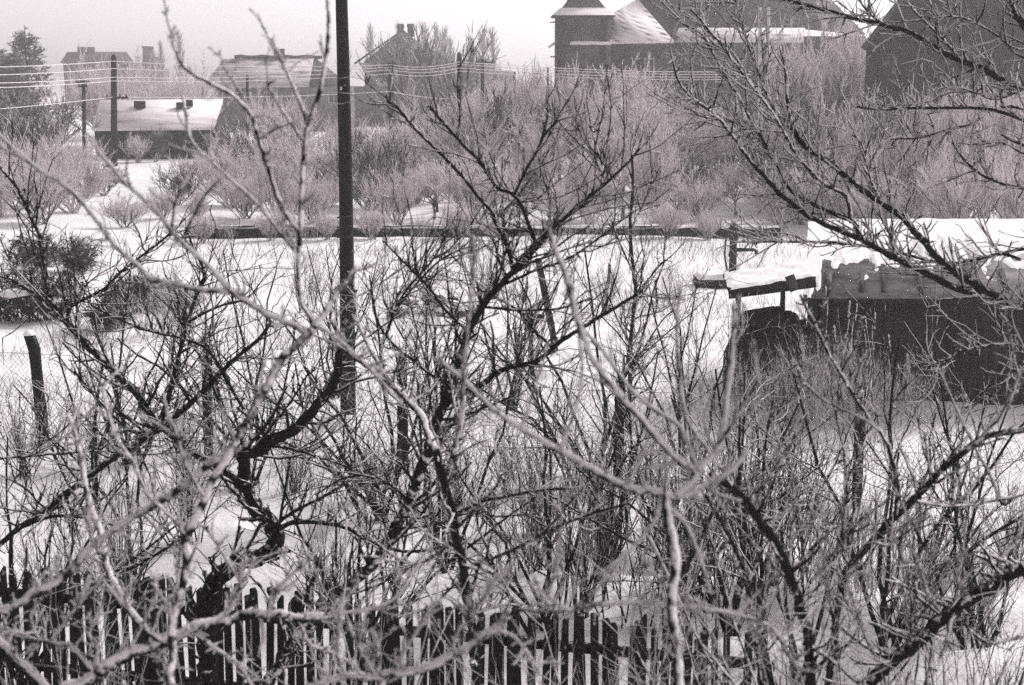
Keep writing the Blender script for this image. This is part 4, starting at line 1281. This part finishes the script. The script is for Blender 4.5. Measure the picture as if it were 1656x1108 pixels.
def make_poplar(name, mat):
    o = proto(name, 'tree')
    tp = np.array([[0, 0, -0.02], [0.004, 0, 0.5], [0, 0, 0.97]])
    MB().tubes(tp, np.array([0.016, 0.011, 0.003]), 6).build('trunk', M[mat], o)
    n0 = 60
    st = np.zeros((n0, 3)); st[:, 2] = 0.1 + 0.8 * rng.random(n0)
    p0, r0 = grow(st, ring_dirs(n0, 0.2, 0.5), 0.22 * (1.15 - st[:, 2]) + 0.04, np.full(n0, 0.004), 5, 0.06, 0.12)
    p1, r1 = spawn(p0, r0, 900, 0.05, 1, (0.25, 0.6), 0.5, ln=(0.03, 0.10), rf=0.7, k=3, jit=0.1, rise=.1, rmin=0.0022)
    MB().tubes(p0, r0, 4).tubes(p1, r1, 3).build('crown', M[mat], o, kind='stuff')
    return o


def make_conifer(name, mat):
    o = proto(name, 'tree')
    MB().tubes(np.array([[0, 0, -0.02], [0, 0, 0.5], [0, 0, 0.98]]), np.array([0.02, 0.014, 0.003]), 7).build('trunk', M[mat], o)
    n0 = 130
    z = 0.12 + 0.85 * rng.random(n0) ** 0.85
    st = np.zeros((n0, 3)); st[:, 2] = z
    a = rng.random(n0) * 2 * math.pi
    d = np.stack([np.cos(a), np.sin(a), np.full(n0, 0.15)], -1)
    p0, r0 = grow(st, d, 0.30 * (1.04 - z) * (0.7 + 0.5 * rng.random(n0)) + 0.02, np.full(n0, 0.006), 5, 0.08, 0.03)
    p1, r1 = spawn(p0, r0, 1500, 0.1, 1, (0.5, 1.0), 0.0, ln=(0.03, 0.09), rf=0.8, k=3, jit=0.2, rmin=0.004, side=(1, 1, 0.5))
    p2, r2 = spawn(p1, r1, 5200, 0.0, 1, (0.4, 1.0), 0.02, ln=(0.015, 0.045), rf=0.9, k=2, jit=0.2, rmin=0.0034)
    MB().tubes(p0, r0, 4).tubes(p1, r1, 3).tubes(p2, r2, 3).build('crown', M[mat], o, kind='stuff')
    return o


protos = {
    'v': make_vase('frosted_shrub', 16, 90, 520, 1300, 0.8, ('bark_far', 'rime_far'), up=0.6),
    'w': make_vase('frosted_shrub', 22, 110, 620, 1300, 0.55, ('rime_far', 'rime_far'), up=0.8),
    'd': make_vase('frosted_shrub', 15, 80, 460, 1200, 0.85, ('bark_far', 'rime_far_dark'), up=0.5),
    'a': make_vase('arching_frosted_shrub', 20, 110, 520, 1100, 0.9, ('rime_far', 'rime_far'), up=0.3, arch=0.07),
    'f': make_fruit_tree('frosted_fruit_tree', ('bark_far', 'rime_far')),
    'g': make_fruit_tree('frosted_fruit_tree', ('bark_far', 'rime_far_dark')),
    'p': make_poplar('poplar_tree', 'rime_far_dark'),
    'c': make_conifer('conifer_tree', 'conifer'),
}
KIND = {'v': 'frosted shrub', 'w': 'upright frosted shrub', 'd': 'greyer frosted shrub', 'a': 'arching frosted shrub', 'f': 'frosted fruit tree', 'g': 'greyer frosted fruit tree', 'p': 'poplar', 'c': 'conifer'}
used = set()
ORD = ['leftmost', 'second', 'third', 'fourth', 'fifth', 'sixth', 'seventh', 'eighth', 'ninth', 'tenth', 'eleventh', 'twelfth', 'thirteenth', 'fourteenth', 'fifteenth', 'sixteenth', 'seventeenth', 'eighteenth', 'nineteenth', 'twentieth', 'twenty-first', 'twenty-second', 'twenty-third', 'twenty-fourth', 'twenty-fifth', 'twenty-sixth', 'twenty-seventh', 'twenty-eighth', 'twenty-ninth', 'thirtieth']


def plant(kind, x, ytop, Y, wide, label, group):
    p = P(x, 300, Y)
    h = P(x, ytop, Y)[2]
    src = protos[kind]
    loc = (float(p[0]), float(Y), float(gz(p[0], Y)) - 0.02 if Y < 70 else 0.0)
    rz = random.random() * 6.28
    sc_ = (h * wide * random.uniform(0.8, 1.35), h * wide * random.uniform(0.8, 1.35), h * random.uniform(0.88, 1.08))
    if kind not in used:
        used.add(kind)
        src.location = loc; src.rotation_euler = (0, 0, rz); src.scale = sc_
        src['label'] = label; src['group'] = group
        return src
    return copy_thing(src, loc, rz, sc_, label, group)


def row(items, where, group):
    items = sorted(items, key=lambda i: i[1])
    n = len(items)
    for i, (k, x, yt, Y, wd) in enumerate(items):
        nth = ORD[i] + (' from the left' if i else '')
        if i == n - 1 and i: nth = 'rightmost'
        plant(k, x, yt, Y, wd, f'{KIND[k]}, {nth} {where}', group)


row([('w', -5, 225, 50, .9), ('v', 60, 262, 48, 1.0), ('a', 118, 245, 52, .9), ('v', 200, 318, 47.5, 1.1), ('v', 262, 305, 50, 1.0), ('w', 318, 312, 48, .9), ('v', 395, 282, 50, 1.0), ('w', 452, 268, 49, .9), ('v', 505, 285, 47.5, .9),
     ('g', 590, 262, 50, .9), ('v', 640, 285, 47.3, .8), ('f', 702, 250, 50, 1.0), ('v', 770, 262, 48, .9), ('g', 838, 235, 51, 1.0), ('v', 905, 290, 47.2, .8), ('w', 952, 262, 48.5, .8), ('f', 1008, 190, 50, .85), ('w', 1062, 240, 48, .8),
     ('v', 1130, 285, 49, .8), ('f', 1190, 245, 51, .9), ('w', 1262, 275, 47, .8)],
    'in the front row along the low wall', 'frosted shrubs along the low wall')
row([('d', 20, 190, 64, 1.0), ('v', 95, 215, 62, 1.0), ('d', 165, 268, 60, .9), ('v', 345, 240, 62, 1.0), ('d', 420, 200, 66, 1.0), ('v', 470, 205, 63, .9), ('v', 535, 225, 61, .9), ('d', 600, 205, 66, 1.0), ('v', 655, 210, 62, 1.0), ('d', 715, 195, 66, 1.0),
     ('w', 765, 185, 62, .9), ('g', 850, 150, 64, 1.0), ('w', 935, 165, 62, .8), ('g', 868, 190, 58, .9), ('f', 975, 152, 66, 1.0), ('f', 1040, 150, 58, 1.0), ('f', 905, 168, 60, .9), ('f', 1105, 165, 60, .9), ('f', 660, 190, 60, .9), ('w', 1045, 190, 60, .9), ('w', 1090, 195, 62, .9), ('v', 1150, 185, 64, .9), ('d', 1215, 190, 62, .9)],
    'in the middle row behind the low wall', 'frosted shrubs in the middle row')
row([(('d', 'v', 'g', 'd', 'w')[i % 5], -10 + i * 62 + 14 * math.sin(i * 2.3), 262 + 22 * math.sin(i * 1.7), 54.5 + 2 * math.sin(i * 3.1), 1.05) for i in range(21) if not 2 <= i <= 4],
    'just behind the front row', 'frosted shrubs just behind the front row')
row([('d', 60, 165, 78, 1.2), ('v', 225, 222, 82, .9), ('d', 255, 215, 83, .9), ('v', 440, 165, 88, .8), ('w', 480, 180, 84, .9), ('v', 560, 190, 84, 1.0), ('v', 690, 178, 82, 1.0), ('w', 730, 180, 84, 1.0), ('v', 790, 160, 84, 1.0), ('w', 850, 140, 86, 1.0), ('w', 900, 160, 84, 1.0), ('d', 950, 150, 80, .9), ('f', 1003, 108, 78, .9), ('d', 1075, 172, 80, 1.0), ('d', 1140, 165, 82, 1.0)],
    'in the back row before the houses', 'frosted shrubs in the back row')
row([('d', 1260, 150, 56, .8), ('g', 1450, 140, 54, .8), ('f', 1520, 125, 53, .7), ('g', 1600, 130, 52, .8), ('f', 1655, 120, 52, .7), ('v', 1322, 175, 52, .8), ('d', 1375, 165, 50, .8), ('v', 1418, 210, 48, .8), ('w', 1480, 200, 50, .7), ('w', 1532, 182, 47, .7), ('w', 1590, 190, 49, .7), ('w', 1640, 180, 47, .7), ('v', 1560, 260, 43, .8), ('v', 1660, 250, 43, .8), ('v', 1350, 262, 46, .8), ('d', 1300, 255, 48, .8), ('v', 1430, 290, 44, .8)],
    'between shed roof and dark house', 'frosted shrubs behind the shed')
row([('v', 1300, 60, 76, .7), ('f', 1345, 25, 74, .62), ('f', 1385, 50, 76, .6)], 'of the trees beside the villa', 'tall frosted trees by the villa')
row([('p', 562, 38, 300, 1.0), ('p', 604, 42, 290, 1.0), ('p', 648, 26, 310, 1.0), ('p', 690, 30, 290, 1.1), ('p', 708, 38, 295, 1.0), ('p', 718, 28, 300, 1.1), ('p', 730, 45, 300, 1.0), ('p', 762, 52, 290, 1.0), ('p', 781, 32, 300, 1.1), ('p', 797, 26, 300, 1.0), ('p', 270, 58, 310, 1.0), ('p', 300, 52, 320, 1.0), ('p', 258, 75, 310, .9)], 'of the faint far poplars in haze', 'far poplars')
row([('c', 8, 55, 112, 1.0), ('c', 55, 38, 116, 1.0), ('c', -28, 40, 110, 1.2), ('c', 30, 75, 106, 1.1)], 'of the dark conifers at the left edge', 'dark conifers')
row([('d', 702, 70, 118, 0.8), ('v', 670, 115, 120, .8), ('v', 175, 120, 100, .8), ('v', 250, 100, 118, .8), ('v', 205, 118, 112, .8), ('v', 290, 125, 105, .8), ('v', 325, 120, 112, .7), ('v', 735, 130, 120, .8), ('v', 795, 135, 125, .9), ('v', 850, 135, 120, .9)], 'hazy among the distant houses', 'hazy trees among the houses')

# ------------------------------------------------------------------ canes and bushes in the garden
def make_canes(name, n0, n1, n2, rad, lean, mats, r_=0.006, h=(0.6, 1.0)):
    o = proto(name, 'shrub')
    st = np.zeros((n0, 3)); st[:, :2] = rng.standard_normal((n0, 2)) * rad
    p0, r0 = grow(st, ring_dirs(n0, 0.0, lean), h[0] + (h[1] - h[0]) * rng.random(n0), np.full(n0, r_), 7, 0.07, 0.02, 0.5, 0.1)
    p1, r1 = spawn(p0, r0, n1, 0.15, 1, (0.4, 0.9), 0.4, ln=(0.08, 0.40), rf=0.6, k=5, jit=0.14, rise=0.05, rmin=0.0022, lump=0.12)
    p2, r2 = spawn(p1, r1, n2, 0.1, 1, (0.5, 1.1), 0.3, ln=(0.02, 0.12), rf=0.7, k=3, jit=0.2, rmin=0.0018, lump=0.12)
    MB().tubes(p0, r0, 5).build('canes', M[mats[0]], o, kind='stuff')
    MB().tubes(p1, r1, 4).tubes(p2, r2, 3).build('twigs', M[mats[1]], o, kind='stuff')
    return o


protos['r'] = make_canes('cane_bush', 22, 200, 600, 0.16, 0.35, ('twig_dark', 'twig_dark'))
protos['s'] = make_canes('currant_bush', 26, 240, 700, 0.05, 0.75, ('twig_dark', 'rime_dull'))
protos['S'] = make_canes('rimed_bush', 22, 220, 700, 0.06, 0.8, ('bark_rime', 'rime'), 0.0055)
protos['k'] = make_canes('dry_weed_clump', 24, 200, 800, 0.2, 0.25, ('rime_dull', 'rime_dull'), 0.0045, (0.5, 1.0))
KIND.update({'S': 'white rimed bush', 'r': 'dark cane bush', 's': 'spreading currant bush', 'k': 'clump of dry rimed weeds'})


def gplant(kind, x, Y, h, wide, label, group):
    p = P(x, 600, Y); X = float(p[0])
    src = protos[kind]
    loc = (X, float(Y), float(gz(X, Y)) - 0.02)
    rz = random.random() * 6.28
    if kind not in used:
        used.add(kind)
        src.location = loc; src.rotation_euler = (0, 0, rz); src.scale = (h * wide, h * wide, h)
        src['label'] = label; src['group'] = group
        return src
    return copy_thing(src, loc, rz, (h * wide, h * wide, h), label, group)


def grow_row(items, where, group):
    # nothing is planted right in front of or behind the crooked trunk
    items = sorted((i for i in items if not (295 < i[1] < 480 and i[2] < 15)), key=lambda i: i[1]); n = len(items)
    for i, (k, x, Y, h, wd) in enumerate(items):
        nth = ORD[i] + (' from the left' if i else '')
        if i == n - 1 and i: nth = 'rightmost'
        gplant(k, x, Y, h, wd, f'{KIND[k]}, {nth} {where}', group)


grow_row([(random.choice('rrs'), 860 + i * 82 + random.uniform(-14, 14), random.uniform(12.2, 14.0), random.uniform(1.2, 1.8), 0.9) for i in range(6)], 'behind the right half of the picket fence', 'bushes behind the picket fence, right')
grow_row([(random.choice('rsr'), 880 + i * 105 + random.uniform(-15, 15), random.uniform(14.3, 15.8), random.uniform(1.1, 1.6), 0.9) for i in range(5)], 'in the thicket before the chain-link fence', 'bushes before the chain-link fence')
grow_row([(random.choice('ssr'), 60 + i * 118 + random.uniform(-15, 15), random.uniform(12.3, 14.8), random.uniform(1.0, 1.5), 1.0) for i in range(5)], 'behind the left half of the picket fence', 'bushes behind the picket fence, left')
grow_row([(random.choice('sk'), 1340 + i * 55 + random.uniform(-15, 15), random.uniform(11.2, 14.5), random.uniform(0.9, 1.5), 0.9) for i in range(7)], 'on the snowy beds at lower right', 'bushes on the beds')
grow_row([('k', x, Y, h, 0.7) for x, Y, h in ((1200, 20.2, 1.2), (1232, 19.6, 1.1), (1262, 20.4, 1.2), (1292, 19.8, 1.3), (1325, 20.3, 1.45), (1352, 19.5, 1.3), (1385, 20.2, 1.3), (1415, 19.4, 1.1), (1445, 20.1, 1.1), (1490, 19.8, .9), (1160, 20.5, .9), (1120, 21.5, .9))], 'along the black shed front', 'dry weeds before the shed')
grow_row([('s', x, Y, h, 0.9) for x, Y, h in ((30, 17.4, 1.2), (150, 17.8, 1.0), (300, 16.5, 1.2), (470, 16.6, 1.0), (600, 16.2, 1.0), (740, 16.0, 1.1), (820, 16.4, .9))], 'along the left chain-link fence', 'bushes along the chain-link fence')
grow_row([('s', 980, 30, 1.1, .9), ('k', 1090, 31, 1.0, 1.0), ('k', 250, 27, 1.2, 1.4), ('k', 300, 28, 1.1, 1.4), ('k', 690, 27, .8, 1.2), ('s', 860, 27, .9, 1.0), ('r', 500, 30, 1.3, .7), ('r', 780, 33, 1.4, .7)], 'dotted over the open snow', 'bushes on the open snow')

grow_row([(random.choice('sS'), 60 + i * 260 + random.uniform(-30, 30), random.uniform(7.4, 8.8), random.uniform(1.6, 1.95), 0.6) for i in range(7)], 'in front of the picket fence', 'bushes in front of the picket fence')
grow_row([(random.choice('kkv'), 320 + i * 58 + random.uniform(-22, 22), random.uniform(43.2, 44.0), random.uniform(0.5, 1.3), 1.0) for i in range(16)], 'directly before the low wall', 'weeds before the low wall')

# bare branchy bushes nearer the house, filling the tangle
def make_tangle(name, n, mats, spread, r_, k2):
    o = proto(name, 'shrub')
    st = np.zeros((n[0], 3)); st[:, :2] = rng.standard_normal((n[0], 2)) * 0.03
    p0, r0 = grow(st, ring_dirs(n[0], 0.05, spread), 0.75 + 0.35 * rng.random(n[0]), np.full(n[0], r_), 9, 0.13, 0.02, 0.35, 0.05)
    p1, r1 = spawn(p0, r0, n[1], 0.25, 1, (0.5, 1.1), 0.15, ln=(0.12, 0.5), rf=0.6, k=7, jit=0.15, rise=0.03, rmin=r_ * 0.25, lump=0.1)
    p2, r2 = spawn(p1, r1, n[2], 0.1, 1, (0.5, 1.2), 0.2, ln=(0.03, 0.18), rf=0.65, k=4, jit=0.2, rmin=r_ * 0.18, lump=k2)
    p3, r3 = spawn(p1, r1, n[2] // 2, 0.0, 1, (0.9, 1.5), 0.2, ln=(0.008, 0.03), rf=0.7, k=3, jit=0.3, rmin=r_ * 0.2, lump=k2)
    MB().tubes(p0, r0, 6).build('stems', M[mats[0]], o, kind='stuff')
    MB().tubes(p1, r1, 4).tubes(p2, r2, 3).tubes(p3, r3, 4, True).build('twigs', M[mats[1]], o, kind='stuff')
    return o
protos['t'] = make_tangle('bare_bush', (8, 56, 260), ('bark', 'twig_dark'), 0.8, 0.0095, 0.12)
protos['u'] = make_tangle('bare_bush', (7, 52, 240), ('bark', 'bark_rime'), 0.7, 0.009, 0.15)
protos['n'] = make_tangle('tall_rimed_bush', (8, 44, 220), ('bark_rime', 'rime'), 0.42, 0.0042, 0.2)
KIND.update({'t': 'bare dark branchy bush', 'u': 'bare branchy bush with rimed tips', 'n': 'tall blurred rimed bush'})
grow_row([('tu'[i % 2], 40 + i * 140 + random.uniform(-35, 35), random.uniform(10.8, 14.2), random.uniform(1.9, 2.7), 1.0) for i in range(12)], 'in the tangle beyond the fence', 'bare bushes beyond the fence')
grow_row([('t', 610, 15.5, 2.7, 1.0), ('t', 960, 16.5, 2.9, .9), ('u', 700, 18.5, 2.6, .9), ('t', 400, 17, 2.8, .9), ('u', 1120, 17, 2.5, .9), ('t', 200, 18, 2.6, .9), ('t', 830, 21, 2.6, .9), ('u', 540, 22, 2.4, .9)], 'around the chain-link fence', 'bare bushes around the chain-link fence')
grow_row([('n', x, Y, h, 0.8) for x, Y, h in ((40, 5.2, 3.1), (480, 5.4, 3.05), (880, 5.6, 3.15), (1190, 5.8, 3.1), (1330, 5.0, 3.15), (1440, 5.6, 3.3), (1545, 5.2, 3.3), (1630, 5.6, 3.45))], 'close below the window', 'rimed bushes close below')

# seed-head weeds in front of the shed
def seed_weed(x, y_top, Y, label):
    top = P(x, y_top, Y); b = np.array([top[0] + random.gauss(0, .06), Y, 0.0])
    t = thing('seed_head_weed', label, 'weed', b, 'seed-head weeds')
    n = 10
    pts = np.array([b + (top - b) * s + np.array([0.03 * math.sin(5 * s + x), 0, 0]) for s in np.linspace(0, 1, n)])
    MB().tubes(pts, np.full(n, 0.008), 5).build('stalk', M['rime_dull'], t)
    k = 9
    hp = np.array([top + (pts[-1] - pts[-2]) / np.linalg.norm(pts[-1] - pts[-2]) * (0.035 * i - 0.10) for i in range(k)])
    MB().tubes(hp, 0.026 * np.abs(np.array([.4, 1, .55, 1.05, .5, .95, .6, .9, .25])), 6, True).build('seed_head', M['rime'] if random.random() < .6 else M['bark_rime'], t)
sw = sorted(((1335, 482), (1372, 505), (1383, 511), (1400, 530), (1414, 524), (1298, 560), (1467, 590), (1322, 560), (1350, 545), (1438, 560)))
for i, (x, y) in enumerate(sw):
    seed_weed(x, y, 20.6 + 0.3 * math.sin(i * 2.1), f'tall knobbly seed-head weed, {ORD[i]}{" from the left" if i else ""} against the black shed')

# ------------------------------------------------------------------ straw heaps, rubble, odd posts
def rock(mb, c, s, seed):
    V = np.zeros((7, 11, 3))
    for j in range(7):
        for i in range(11):
            a = 2 * math.pi * (i % 10) / 10; b = -math.pi / 2 + math.pi * j / 6
            r_ = 1 + 0.35 * mnoise.noise(Vector((math.cos(a) * math.cos(b) * 1.4, math.sin(a) * math.cos(b) * 1.4, math.sin(b) * 1.4 + seed)))
            V[j, i] = (c[0] + s[0] * r_ * math.cos(a) * math.cos(b), c[1] + s[1] * r_ * math.sin(a) * math.cos(b), c[2] + s[2] * r_ * math.sin(b))
    return mb.grid(V)
def dark_clump(x, ybase, wpx, hpx, label):
    "ragged dark evergreen clump with snow lodged in it"
    g = G(x, ybase); Y = g[1]; u = px(Y) * 1.02
    t = thing('evergreen_shrub', label, 'shrub', (g[0], Y, 0), 'dark evergreen shrubs')
    rx, h = wpx * u / 2, hpx * u
    n0 = 40
    st = np.zeros((n0, 3)); st[:, 0] = g[0] + 0.3 * rx * rng.standard_normal(n0); st[:, 1] = Y + .5 * rx + 0.3 * rx * rng.standard_normal(n0)
    p0, r0 = grow(st, ring_dirs(n0, 0.1, 0.9), h * (0.5 + 0.5 * rng.random(n0)), np.full(n0, 0.014), 6, 0.15, 0.02, 0.5)
    p1, r1 = spawn(p0, r0, 420, 0.15, 1, (0.4, 1.0), 0.0, ln=(0.12, 0.42), rf=0.7, k=5, jit=0.2, rise=-0.06, rmin=0.007)
    p2, r2 = spawn(p1, r1, 3400, 0.0, 1, (0.3, 0.9), -0.1, ln=(0.05, 0.20), rf=0.9, k=3, jit=0.2, rise=-0.12, rmin=0.007)
    MB().tubes(p0, r0, 5).build('stems', M['wood_dark'], t, kind='stuff')
    MB().tubes(p1, r1, 3).tubes(p2, r2, 3).build('foliage', M['straw'], t, kind='stuff')
    sn = MB()
    for q in range(7):
        a = p0[rng.integers(n0), 4]
        s_ = rx * random.uniform(0.12, 0.26)
        rock(sn, (a[0], a[1], a[2] + 0.02), (s_ * 1.5, s_, s_ * 0.5), x + q * 1.3)
    sn.build('snow', M['snow'], t, smooth=True, kind='stuff')
dark_clump(12, 520, 120, 120, 'big ragged dark evergreen shrub with snow at the left edge')
dark_clump(72, 520, 90, 95, 'dark evergreen shrub right beside the big one at the left edge')
dark_clump(206, 500, 56, 52, 'small dark evergreen shrub with a snow cap')
dark_clump(168, 530, 46, 42, 'smallest dark evergreen shrub in front of the snow-capped one')
dark_clump(258, 500, 80, 42, 'low dark evergreen shrub farthest right of the clumps')
dark_clump(58, 440, 60, 66, 'upright dark evergreen shrub standing behind the big one')
dark_clump(124, 440, 50, 58, 'farther dark evergreen shrub high up behind the others')

t = thing('rubble_pile', 'snow-covered pile of dark stones in the middle of the open snow', 'pile', G(710, 520))
gp = G(712, 512); u = px(gp[1])
for i in range(26):
    a, b = random.uniform(-75, 55) * u, random.uniform(-0.5, 0.7)
    z_ = max(0.0, 0.42 * (1 - (a / (80 * u)) ** 2)) * random.random()
    s_ = random.uniform(0.08, 0.17)
    so = rock(MB(), (gp[0] + a, gp[1] + b, z_ + 0.03), (s_ * 1.3, s_, s_ * 0.7), i).build('stone', M['stone'], t)
    if random.random() < 0.75:
        rock(MB(), (gp[0] + a + .01, gp[1] + b + 0.02, z_ + 0.05 + s_ * 0.5), (s_ * 1.35, s_ * 1.05, s_ * 0.42), i + .3).build('snow_cap', M['snow'], so, smooth=True)

def stake(label, xb, yb, xt, yt, w, bar=None):
    g = G(xb, yb); Y = g[1]
    t = thing('wooden_stake', label, 'stake', g, 'wooden stakes')
    top = P(xt, yt, Y)
    n = 8
    pts = np.array([g + (top - g) * s - np.array([0, 0, 0.1 * (s == 0)]) for s in np.linspace(0, 1, n)])
    MB().tubes(pts, np.full(n, w * px(Y) / 2) * (1 + .05 * rng.standard_normal(n)), 8, True).build('shaft', M['post'], t)
    if bar:
        MB().beam(P(bar[0], bar[2], Y - .06), P(bar[1], bar[2] + 3, Y - .06), 0.06, 0.07).build('crossbar', M['post'], t)
stake('slanting dark stake with forked top in the open snow', 898, 560, 870, 418, 11)
stake('upright stake with a short crossbar left of the slanting one', 861, 604, 857, 508, 7, (842, 880, 509))
stake('thin short stake behind the rubble pile', 696, 500, 694, 455, 6)
stake('lone thin stake right of the slanting stake', 985, 455, 986, 428, 5)
stake('stake beside the thin sapling on the bright snow', 1063, 500, 1060, 452, 4)
stake('short dark post rising behind the low wall, right of tall pole', 705, 345, 703, 292, 8)
stake('short post behind the low wall below the fruit trees', 1128, 345, 1127, 316, 6)

# stubble poking through the snow
n = 9500
c = np.stack([rng.uniform(-9, 9, 260), rng.uniform(15, 43, 260)], -1)
w = rng.integers(0, 260, n)
xy = c[w] + rng.standard_normal((n, 2)) * np.array([0.55, 0.55])
st = np.array([[a, b, gz(a, b) - 0.03] for a, b in xy])
p, r_ = grow(st, ring_dirs(n, 0.0, 0.7), 0.10 + 0.45 * rng.random(n) ** 2, np.full(n, 0.0055), 4, 0.14, 0.0)
o = MB().tubes(p, r_, 3).build('dry_grass', M['twig_dark'], kind='stuff')
tag(o, 'dry dark grass stubble poking through the open snow', 'grass')

# ------------------------------------------------------------------ winter haze
hz = MB().box((0, 250, 16), (700, 620, 34.6)).build('haze', bpy.data.materials.new('haze'))
hz['kind'] = 'stuff'
hm = hz.data.materials[0]; hm.use_nodes = True
hm.node_tree.nodes.clear()
out = hm.node_tree.nodes.new('ShaderNodeOutputMaterial')
pv = hm.node_tree.nodes.new('ShaderNodeVolumePrincipled')
pv.inputs['Color'].default_value = (0.96, 0.92, 0.94, 1)
pv.inputs['Density'].default_value = HAZE
pv.inputs['Density Attribute'].default_value = ''
pv.inputs['Anisotropy'].default_value = 0.52
hm.node_tree.links.new(pv.outputs[0], out.inputs['Volume'])
